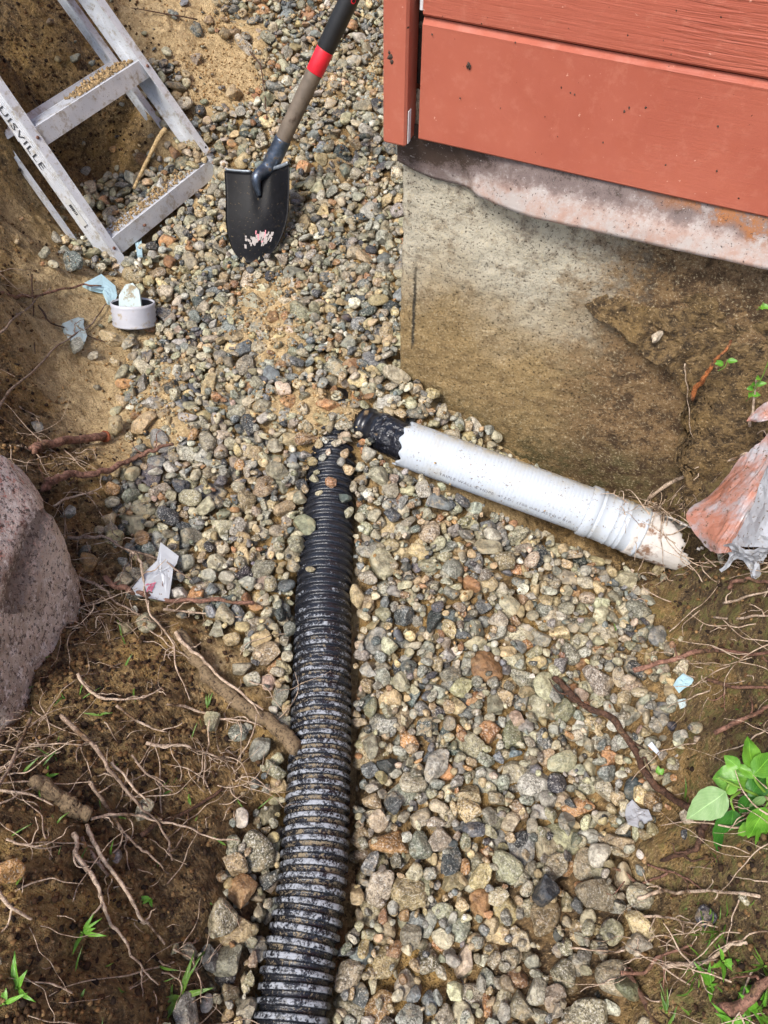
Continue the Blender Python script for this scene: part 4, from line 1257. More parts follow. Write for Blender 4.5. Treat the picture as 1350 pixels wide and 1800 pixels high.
def tread_sand(b, a0, a1, n, name, label):
    Vs, Fs, Cs, cnt = [], [], [], 0
    fr = lp(0, b + .022, .0085)
    ax = np.array([lu, math.cos(tilt) * lv - math.sin(tilt) * lw, math.sin(tilt) * lv + math.cos(tilt) * lw])
    half = wid0 / 2 - tap * b
    for _ in range(n):
        u = a0 + (a1 - a0) * rng.beta(1.3, 1.3); dpt = rng.uniform(.008, .068)
        a = .0018 + .0048 * rng.random() ** 3; pile = .014 * max(0, 1 - ((u - .72) / .30) ** 2) * rng.random() * (dpt / .07)
        Q = (LIB[0][int(rng.integers(NVAR))] * a) @ rand_rot(.8).T
        Vs.append(Q + fr + lu * (u * 2 - 1) * (half - .012) - ax[2] * dpt + ax[1] * (.003 + a * .4 + pile)); Fs.append(ICO[0][1] + cnt); cnt += len(Q)
        Cs.append(np.tile(srgb(*(np.array([182, 154, 112]) * rng.uniform(.7, 1.12))), (len(Q), 1)))
    tag(obj(name, np.vstack(Vs), np.vstack(Fs), M['crumb'], cols={'col': np.vstack(Cs)}), label, 'sand', kind='stuff')
tread_sand(gap, .40, .99, 950, 'sand_on_upper_step', 'wet sand heaped on the upper ladder step')
tread_sand(0.0, .05, .95, 700, 'sand_on_lower_step', 'wet sand and grit lying on the lower ladder step')
def brace(b, ext=0.0):
    half = wid0 / 2 - tap * b + .010
    mb = MB(); mb.box(lp(0, b, -.108), LAX, (half, .013, .0015), .0005); mb.box(lp(0, b + .013, -.116), LAX, (half, .0015, .010), .0005)
    mb.build('rear_brace', M['alu'], lad)
brace(-.035); brace(gap * 1.16); brace(gap * 2.2); brace(gap * 3.3)
half = wid0 / 2 - tap * 4.9 * gap + .02
MB().box(lp(0, 1.565, -.05), LAX, (half + .02, .020, .085), .006).build('top_cap', M['alu'], lad)
# lettering down the outer web of the near rail
def on_web(V, b_top, size_scale=1.0, c_base=-.052):
    half = lambda b: wid0 / 2 + 0.0135 - tap * b
    out = []
    for x, y, _ in V:
        b = b_top - x; c = c_base + y
        out.append(lp(-(half(b) + .0008), b, c))
    return np.array(out)
tv_, tf_ = text_mesh('LOUISVILLE', 0.036)
tv_[:, 0] *= 0.232 / tv_[:, 0].max()
oA = obj('lettering', on_web(tv_, gap + .166, c_base=-.044), tf_, M['dark_ink'], lad, smooth=False)
st = MB().box(lp(-(wid0 / 2 + .0135 + .0004 - tap * .10), .128, -.022), np.array([lu, lv + tap * lu, lw]), (.0006, .040, .012)).build('sticker', M['sticker'], lad)
mb = MB()
for j in range(13):
    mb.box(lp(-(wid0 / 2 + .0135 + .0012 - tap * .10), .096 + .0046 * j, -.023), np.array([lu, lv, lw]), (.0003, .0011 + .0006 * (j % 3 == 0), .006))
bars = mb.build('barcode', M['dark_ink'], st); bars['kind'] = 'stuff'

# ------------------------------------------------------------------ shovel
sh_top = at_depth(464, 303, 2.20); tip = at_z(438, 458, .125)
hs = at_depth(476, 290, 2.19); hb = at_depth(562, 108, 2.03)
hd = hb - hs; hd /= np.linalg.norm(hd)
shov = empty('shovel', tip, 'round point shovel with black blade, grey shaft and red band, stuck in the gravel', 'shovel')
lft, rgt = at_depth(404, 309, 2.235), at_depth(517, 298, 2.17)
bx = rgt - lft; bw = np.linalg.norm(bx) / 2; bx /= 2 * bw
by = tip - (lft + rgt) / 2; by -= bx * np.dot(by, bx); blen = np.linalg.norm(by); by /= blen
bz_ = np.cross(bx, by); bz_ = bz_ if np.dot(bz_, CAM - tip) > 0 else -bz_
mid = (lft + rgt) / 2
nu, nv = 29, 33
V = []
vlist = np.linspace(0, 1, nv)
def blade_pt(u, v, off=0.0):
    half = bw * (1.0 - .06 * v) if v < .40 else bw * .976 * math.sqrt(max(0, 1 - ((v - .40) / .61) ** 2))
    half = max(half, bw * .02)
    x = u * half
    dish = .032 * (abs(x) / bw) ** 1.7 * (1 - .35 * v) - .014 * math.sin(min(1, v * 1.05) * math.pi) + .010 * v * v
    frog = .017 * math.exp(-(x / .020) ** 2) * max(0, 1 - v / .55) ** 1.1
    return mid + bx * x + by * (v * blen * 1.05) + bz_ * (dish - frog * -1 + off)
for v in vlist:
    for u in np.linspace(-1, 1, nu): V.append(blade_pt(u, v))
for v in vlist:
    for u in np.linspace(-1, 1, nu): V.append(blade_pt(u, v, -.0022))
V = np.array(V); ii = np.arange(nu * nv).reshape(nv, nu)
F = [tuple(q) for q in np.stack([ii[:-1, :-1], ii[1:, :-1], ii[1:, 1:], ii[:-1, 1:]], -1).reshape(-1, 4)]
F2 = [tuple(i + nu * nv for i in q[::-1]) for q in F]
rim = list(ii[0, :]) + list(ii[1:, -1]) + list(ii[-1, ::-1][1:]) + list(ii[::-1, 0][1:-1])
FR = [(rim[k], rim[(k + 1) % len(rim)], rim[(k + 1) % len(rim)] + nu * nv, rim[k] + nu * nv) for k in range(len(rim))]
bl = obj('blade', V, F + F2 + FR, M['blade'], shov)
# turned foot steps at the top edge
for sg in (-1, 1):
    rows_ = []
    for u in np.linspace(.30, .97, 9):
        p = blade_pt(sg * u, 0.0)
        for (f, g) in ((0, 0), (-.006, .005), (-.008, -.002), (-.007, -.016)):
            rows_.append(p + by * f + bz_ * g)
    rows_ = np.array(rows_); Fs = [(a * 4 + b, a * 4 + b + 1, (a + 1) * 4 + b + 1, (a + 1) * 4 + b) for a in range(8) for b in range(3)]
    o = obj('foot_step', rows_, Fs, M['steel_edge'], bl)
    sm_ = o.modifiers.new('wall', 'SOLIDIFY'); sm_.thickness = .0022
# flaked remains of a sticker
rf = np.random.default_rng(9)
for name, mat, n in (('sticker_flake', M['residue'], 60), ('sticker_flake', M['residue_red'], 12)):
    mb = MB()
    for k in range(n):
        u = rf.uniform(-.45, .58); v = .715 + rf.normal(0, .034) - .03 * (mat is M['residue_red']) - .05 * (.4 - abs(u)) * (mat is M['residue_red'])
        if mat is M['residue_red']: u = rf.uniform(-.15, .28)
        p = blade_pt(u, v, .0008)
        w_, h_ = rf.uniform(.0018, .0046), rf.uniform(.003, .008)
        q = np.array([blade_pt(u - w_ / bw, v - h_ / blen, .0007), blade_pt(u + w_ / bw, v - h_ / blen * .7, .0007), blade_pt(u + w_ / bw * .8, v + h_ / blen, .0007), blade_pt(u - w_ / bw * .9, v + h_ / blen * .8, .0007)])
        mb.add(q, [(0, 1, 2, 3)])
    o = mb.build(name, mat, bl, recalc=False); o['kind'] = 'stuff'
sock0 = blade_pt(0, .26, .004); sk = smooth_path(np.array([sock0, blade_pt(0, .10, .016), hs - hd * .012 + bz_ * .006, hs + hd * .03, hs + hd * .08]), 10)
sr = np.interp(np.linspace(0, 1, len(sk)), [0, .25, .5, .7, 1], [.006, .0155, .0215, .0235, .0232])
V, F = tube(sk, sr, 24); obj('socket', V, F, M['steel'], shov)
V, F = tube(np.array([hs + hd * t for t in np.linspace(.03, 1.02, 30)]), np.interp(np.linspace(0, 1, 30), [0, .3, 1], [.0212, .0222, .0222]), 28, rough=.02)
obj('shaft', V, F, M['shaft'], shov)
tb = np.linalg.norm(hb - hs)
V, F = tube(np.array([hs + hd * t for t in (tb - .030, tb - .029, tb + .029, tb + .031)]), np.array([.0230, .0236, .0236, .0232]), 32); obj('band', V, F, M['band'], shov)
V, F = tube(np.array([hs + hd * t for t in (tb + .032, tb + .034, tb + .30, 1.05, 1.06)]), np.array([.0232, .0240, .0246, .0246, .020]), 32); gr = obj('grip', V, F, M['grip'], shov)
gs_, gu_ = np.cross(hd, CAM - hb), None
gs_ /= np.linalg.norm(gs_); gu_ = np.cross(gs_, hd)
tv_, tf_ = text_mesh('ol', 0.030)
aa = tv_[:, 1] / .0248 - .75
Vt = hs + (tb + .155 + tv_[:, 0])[:, None] * hd + .0252 * (np.cos(aa)[:, None] * gu_ + np.sin(aa)[:, None] * -gs_)
obj('lettering', Vt, tf_, M['band'], gr, smooth=False)

# ------------------------------------------------------------------ scraps
def sheet_piece(name, pts, mat, label, cat, thick=.004, lift=.006, hgt=None, bend=0.0, group=None, parent=None, n=7):
    """an irregular flat scrap: outline in photo pixels laid on what is there, with real thickness"""
    P3 = []
    for q in pts:
        p = hit(q[0], q[1], H)
        h = lift + (q[2] if len(q) > 2 else 0)
        d = (CAM - p) / np.linalg.norm(CAM - p)
        P3.append(p + d * 0 + np.array([0, 0, h]))
    P3 = np.array(P3)
    c = P3.mean(0)
    # best plane so that the scrap is flat, a little bent
    u_, s_, vt = np.linalg.svd(P3 - c)
    nrm = vt[2] if vt[2][2] > 0 else -vt[2]
    # re-project the outline onto that plane along the view rays so that its outline stays that of the scrap
    Q = []
    for q in pts:
        d = ray(q[0], q[1]); t = np.dot(c - CAM, nrm) / np.dot(d, nrm)
        Q.append(CAM + d * t)
    Q = np.array(Q); c = Q.mean(0)
    # fill with rings
    m = len(Q); V = [c]; F = []
    rings = 4
    for r in range(1, rings + 1):
        for k in range(m):
            p = c + (Q[k] - c) * r / rings
            p = p + nrm * (bend * ((r / rings) ** 2) * math.sin(k * 2.1) + .0012 * math.sin(k * 3.3 + r))
            V.append(p)
    for k in range(m): F.append((0, 1 + k, 1 + (k + 1) % m))
    for r in range(rings - 1):
        for k in range(m):
            a = 1 + r * m
            F.append((a + k, a + m + k, a + m + (k + 1) % m, a + (k + 1) % m))
    V = np.array(V); nv_ = len(V)
    F2 = [tuple(i + nv_ for i in f[::-1]) for f in F]
    a = 1 + (rings - 1) * m
    FR = [(a + k, nv_ + a + k, nv_ + a + (k + 1) % m, a + (k + 1) % m) for k in range(m)]
    mb = MB(); mb.add(np.vstack([V, V - nrm * thick]), F + F2 + FR)
    o = mb.build(name, mat, parent)
    if label: tag(o, label, cat, group)
    return o, c, nrm
GF = 'pale blue foam scraps'
sheet_piece('foam_scrap', [(146,498,.004),(178,482,.01),(203,502,.012),(206,520,.01),(201,533,.006),(190,530,.004),(181,508,.006),(160,506,.004)], M['foam_clean'], 'bent pale blue foam scrap lying at the foot of the ladder', 'foam scrap', .012, .012, group=GF)
sheet_piece('foam_scrap', [(110,568,.0),(126,562,.0),(140,556,.006),(148,560,.008),(147,570,.006),(153,590,.0),(150,600,0),(131,603,0),(118,590,0)], M['foam'], 'muddy pale blue foam scrap lying on the sand left of the cut ring', 'foam scrap', .010, .008, group=GF)
# cut ring of pipe with foam standing in it
rc = hit(238, 572, H) + np.array([0, 0, .004]); rax = np.array([.05, .50, 1.0]); rax /= np.linalg.norm(rax)
ring = empty('pipe_ring', rc, 'short cut ring of white ribbed pipe standing on the sand', 'pipe ring')
RR = 0.0575
V, F = lathe(rc, rax, [(0, RR), (.004, RR + .0015), (.009, RR - .0018), (.014, RR + .0015), (.020, RR - .0018), (.026, RR + .0015), (.032, RR - .0018), (.038, RR + .0015), (.045, RR - .0015), (.052, RR + .0006), (.060, RR)], 56, None, .0032)
obj('wall', V, F, M['ring'], ring)
V, F = lathe(rc + rax * .002, rax, [(0, RR - .0036), (.054, RR - .0036)], 56, None, .0012)
obj('lining', V, F, M['black_inside'], ring)
fc = rc + rax * .045

toc = CAM - rc; toc[2] = 0; toc /= np.linalg.norm(toc); rt = np.cross(toc, [0, 0, 1.0]) * -1
def foam_in(cx, cy, wx, hz, yaw, tilt_, name, label, top):
    d = math.cos(yaw) * rt + math.sin(yaw) * toc
    upv = rax * math.cos(tilt_) - toc * math.sin(tilt_)
    nrm = np.cross(d, upv)
    V = []
    out = [(-wx, -hz), (wx, -hz), (wx * 1.02, hz * .45), (wx * .55, hz), (-.1 * wx, hz * .92), (-wx * .8, hz * .15)]
    for s_ in (-1, 1):
        for (a, b) in out: V.append(fc + rt * cx + toc * cy + d * a + upv * (b + top) + nrm * .007 * s_)
    k = len(out); F = [tuple(range(k)), tuple(range(2 * k - 1, k - 1, -1))] + [(i, (i + 1) % k, k + (i + 1) % k, k + i) for i in range(k)]
    mb = MB(); mb.add(np.array(V), F); o = mb.build(name, M['foam'])
    tag(o, label, 'foam scrap', GF)
foam_in(-.006, -.010, .030, .030, .25, .35, 'foam_scrap', 'sandy pale foam chunk standing inside the cut pipe ring', .022)
sheet_piece('plastic_strip', [(236,415,0),(248,412,0),(250,448,0),(241,450,0)], M['foam_clean'], 'narrow pale plastic strip under the lower ladder step', 'plastic scrap', .006, .014)
cardo, cc_, cn_ = sheet_piece('card_scrap', [(283,953,.004),(314,978,.006),(311,990,.006),(304,1000,.004),(302,1022,.004),(296,1058,.0),(240,1045,.0),(233,1033,.0),(257,1003,.004),(276,985,.004)], M['card'], 'torn white card with a pink print on the gravel among roots', 'card scrap', .003, .022)
def on_plane(px_, py_, c, n_, off):
    d = ray(px_, py_); t = np.dot(c + n_ * off - CAM, n_) / np.dot(d, n_)
    return CAM + d * t
rp = np.random.default_rng(3)
mb = MB()
for (x0, y0, x1, y1) in [(258,1040,262,1030),(262,1037,266,1026),(266,1040,263,1031),(267,1034,272,1025),(262,1028,274,1024),(259,1034,268,1031),(256,1029,261,1026),(270,1030,266,1038)]:
    a, b = on_plane(x0, y0, cc_, cn_, .0018), on_plane(x1, y1, cc_, cn_, .0018)
    s_ = np.cross(b - a, cn_); s_ = s_ / np.linalg.norm(s_) * .0011
    mb.add(np.array([a - s_, b - s_, b + s_, a + s_]), [(0, 1, 2, 3)])
pm = mb.build('pink_print', M['pink'], cardo, recalc=False)
sheet_piece('foam_scrap', [(1183,1205,0),(1190,1193,0),(1199,1186,.004),(1209,1190,.004),(1222,1198,.004),(1210,1206,.002),(1202,1211,0),(1194,1218,0)], M['foam_clean'], 'pale blue foam chip at the right edge of the gravel', 'foam scrap', .004, .012, group=GF)
sheet_piece('foam_scrap', [(1190,1230,0),(1203,1228,0),(1206,1242,0),(1196,1246,0)], M['foam'], 'small white chip just below the blue foam chip', 'foam scrap', .005, .008, group=GF)
s_, z_ = wall_hit(1231, 738, .06)
sheet_piece('plastic_chip', [(1221,746,0),(1225,732,0),(1237,728,0),(1243,733,0),(1243,742,0),(1234,746,0)], M['chip'], 'clean white plastic chip on the dark soil near the foundation', 'plastic scrap', .004, .01)
sheet_piece('plastic_chip', [(1138,1310,0),(1146,1304,0),(1160,1322,0),(1157,1328,0)], M['chip'], 'narrow white plastic chip beside the dark thick root', 'plastic scrap', .004, .012)
sheet_piece('paper_scrap', [(1100,1416,0),(1112,1408,.002),(1125,1418,.004),(1140,1424,0),(1147,1440,0),(1130,1446,0),(1122,1452,0),(1104,1450,0),(1098,1432,0)], M['sheet_b'], 'crumpled dirty white scrap half buried in the gravel', 'paper scrap', .004, .001, bend=.004)

# torn plastic sheet hanging on the right bank
def draped(name, rows, mat, thick=.0009, wr=.006, parent=None):
    """rows of (photo px, py, depth) points from one edge to the other, smoothed into a sheet"""
    G_ = np.array([[at_depth(*q) for q in r] for r in rows])
    A_ = np.array([smooth_path(r, 5) for r in G_])
    A_ = np.array([smooth_path(A_[:, k], 5) for k in range(A_.shape[1])])
    nrm = np.cross(np.gradient(A_, axis=0), np.gradient(A_, axis=1)); nrm /= np.linalg.norm(nrm, axis=2)[..., None] + 1e-9
    if nrm[..., 2].mean() < 0: nrm = -nrm
    w_ = np.random.default_rng(len(rows) * 7).normal(0, .20, A_.shape[:2]) * wr + fbm(A_ * 18, 1, 71) * wr * 1.4
    A_ = A_ + nrm * w_[..., None]
    m_, k_ = A_.shape[:2]; ii = np.arange(m_ * k_).reshape(m_, k_)
    F = np.stack([ii[:-1, :-1], ii[:-1, 1:], ii[1:, 1:], ii[1:, :-1]], -1).reshape(-1, 4)
    o = obj(name, A_.reshape(-1, 3), F, mat, parent, smooth=False)
    sl = o.modifiers.new('thickness', 'SOLIDIFY'); sl.thickness = thick
    return o
ps = empty('plastic_sheet', at_depth(1290, 930, 1.42), 'crumpled white plastic sheet stained with orange clay hanging on the right bank', 'plastic sheet')
draped('front_fold', [[(1352,758,1.42),(1340,775,1.41),(1322,790,1.42),(1300,808,1.44)], [(1362,800,1.38),(1330,830,1.38),(1290,845,1.41),(1252,862,1.46)], [(1350,850,1.36),(1310,880,1.36),(1265,900,1.40),(1208,903,1.46)],
                [(1310,920,1.36),(1290,930,1.36),(1262,942,1.38),(1228,946,1.43)], [(1285,968,1.38),(1276,970,1.38),(1262,972,1.39),(1247,968,1.42)]], M['sheet'], parent=ps, wr=.004)
draped('side_fold', [[(1358,800,1.36),(1375,815,1.33),(1400,835,1.32)], [(1335,860,1.35),(1365,880,1.30),(1405,900,1.30)], [(1308,915,1.35),(1345,925,1.29),(1400,940,1.28)], [(1284,958,1.37),(1322,962,1.31),(1380,965,1.29)]], M['sheet_b'], parent=ps, wr=.004)
draped('ragged_hem', [[(1272,958,1.37),(1296,950,1.34),(1322,962,1.32),(1352,960,1.30)], [(1276,985,1.39),(1296,978,1.36),(1322,985,1.34),(1350,982,1.33)], [(1272,1006,1.41),(1300,985,1.38),(1330,1010,1.36),(1345,988,1.34)], [(1270,1008,1.42),(1303,990,1.39),(1320,1028,1.37),(1338,1000,1.36)]], M['sheet_b'], parent=ps, wr=.010)
p2 = draped('plastic_sheet', [[(1352,703,1.42),(1336,712,1.43),(1320,728,1.44)], [(1360,722,1.41),(1338,728,1.42),(1312,740,1.44)], [(1362,735,1.41),(1340,741,1.42),(1325,741,1.44)]], M['sheet'], wr=.003)
tag(p2, 'small clay stained corner of plastic poking out of the bank above the sheet', 'plastic sheet')

# ------------------------------------------------------------------ soil crust still clinging to the foundation
lowline = [(1010,530),(1035,552),(1067,572),(1115,602),(1145,626),(1180,640),(1196,700),(1199,770),(1206,880),(1290,930),(1420,980)]
lw_ = np.array([wall_hit(x, y, .02) for x, y in lowline])
sv = np.arange(lw_[0, 0], lw_[-1, 0], .0055)
lz = np.interp(sv, lw_[:, 0], lw_[:, 1]) + (.010 + .05 * np.exp(-((sv - .645) / .05) ** 2)) * fbm(np.stack([sv * 40, sv * 0, sv * 0], 1), 3, 5)
tv = np.linspace(0, 1, 84)
Vc, hm = [], []
for t in tv:
    z = lz + t * (0.62 + .06 * np.clip((sv - .55) / .2, 0, 1) - lz)
    P_ = wallp(sv, z, 0)
    e = np.clip((sv - sv[0]) / .12, 0, 1)
    ri = np.clip((sv - .62) / .12, 0, 1); o_ = (.030 * np.exp(-t * 5) * e * (1 - .6 * ri) + .006 * (1 - t) + ri * .045 * np.clip((.50 - z) / .25, 0, 1)) + (.014 * fbm(P_ * 26, 3, 51) + .012 * np.abs(fbm(P_ * 60, 2, 52))) * (1 - .75 * t) * (.3 + .7 * e) - .004 - .020 * np.clip((t - .25) / .75, 0, 1) * (1 - .95 * np.clip((sv - .46) / .12, 0, 1)) - .02 * np.clip(.05 - (sv - sv[0]), 0, .05) / .05
    if t == 0: o_ = o_ * 0 - .01
    zz_ = np.stack([z * 0 + 3.3, z * 13, sv * 4], 1)
    Vc.append(wallp(sv + (.035 * fbm(zz_, 2, 6) + .014 * fbm(zz_ * 4, 2, 8)), z, o_))
Vc = np.array(Vc); ii = np.arange(Vc.shape[0] * Vc.shape[1]).reshape(Vc.shape[:2])
F = np.stack([ii[:-1, :-1], ii[:-1, 1:], ii[1:, 1:], ii[1:, :-1]], -1).reshape(-1, 4)
cr_ = obj('soil_crust', Vc.reshape(-1, 3), F, M['ground'], attrs={'humus': np.full(ii.size, .93), 'moss': np.full(ii.size, .05)})
tag(cr_, 'crust of clotted brown soil still clinging to the foundation wall', 'soil')
def lone_stone(px, py, off_wall, a, col, label, var, spk=.2):
    if off_wall is not None:
        s_, z_ = wall_hit(px, py, off_wall); p = wallp(s_, z_, off_wall)
    else:
        p = hit(px, py, H) + np.array([0, 0, a * .35])
    Q = (LIB[3][var] * np.array([a, a * .75, a * .62])) @ rand_rot(.5).T + p
    n_ = len(Q); lin = srgb(*col)
    o = obj('stone', Q, ICO[3][1], M['stone'], attrs={'spk': np.full(n_, spk), 'sandy': np.full(n_, .2)}, cols={'col': np.tile(lin, (n_, 1))})
    return tag(o, label, 'stone')
lone_stone(1153, 592, .026, .016, (206,190,168), 'pale oval stone stuck in the soil crust on the wall', 12)
lone_stone(1156, 1007, None, .020, (150,136,104), 'tan round stone just below the broken pipe end', 22, .4)
lone_stone(157, 997, None, .030, (150,118,70), 'rounded ochre stone wedged against the boulder', 33, .3)
lone_stone(957, 1572, None, .036, (52,56,62), 'large black glossy stone low in the gravel', 44, .05)
lone_stone(282, 328, None, .023, (196,196,194), 'speckled white stone lying on the lower ladder step', 17, 1.0)
lone_stone(198, 392, None, .019, (176,174,168), 'grey speckled stone beside the left end of the lower step', 8, .9)

# ------------------------------------------------------------------ roots
def polyline3(pts, lift=.0):
    P_ = []
    for q in pts:
        p = hit(q[0], q[1], H); P_.append(p + np.array([0, 0, (q[2] if len(q) > 2 else lift)]))
    return np.array(P_)
def root_mesh(P_, r0, r1, seed, hairs=3, seg=9, hair_len=.055, rough=.22):
    rr_ = np.random.default_rng(seed)
    C = smooth_path(P_, 14 if r0 > .012 else 9)
    n_ = len(C)
    wig = fbm(np.stack([np.arange(n_) * .26 + seed, np.zeros(n_), np.zeros(n_)], 1)[:, None, :] + np.array([[0, 0, 0], [0, 9, 0], [0, 0, 9]]), 2, seed) * min(.0065, .003 + r0 * .5)
    C = C + wig
    k_ = .72 if r0 < .0095 else .76
    rad = k_ * np.interp(np.linspace(0, 1, n_), [0, 1], [r0, r1 * .85]) * (1 + (.22 if r0 < .012 else .09) * fbm(np.stack([np.arange(n_) * .5, np.zeros(n_), np.full(n_, seed)], 1), 2, 3))
    mb = MB(); V, F = tube(C, rad, seg, True, rough, 90); mb.add(V, F)
    for k in range(hairs):
        i = int(rr_.integers(1, n_ - 2)); p = C[i]
        t_ = C[min(i + 1, n_ - 1)] - C[i]; t_ /= np.linalg.norm(t_) + 1e-9
        d = rr_.normal(size=3); d[2] = d[2] * .4 - .1; d = d / np.linalg.norm(d) * .9 + t_ * .6
        ln = hair_len * rr_.uniform(.4, 1.2); m_ = 6; hp = [p]
        for j in range(m_):
            d = d + rr_.normal(0, .38, 3); d /= np.linalg.norm(d)
            q = hp[-1] + d * ln / m_
            zmin = float(hsample(H, q[0], q[1])) + .001
            q[2] = max(q[2], zmin); hp.append(q)
        hp = smooth_path(np.array(hp), 3)
        V, F = tube(hp, np.linspace(min(r0 * .38, .0022), .0006, len(hp)), 5); mb.add(V, F)
    return mb
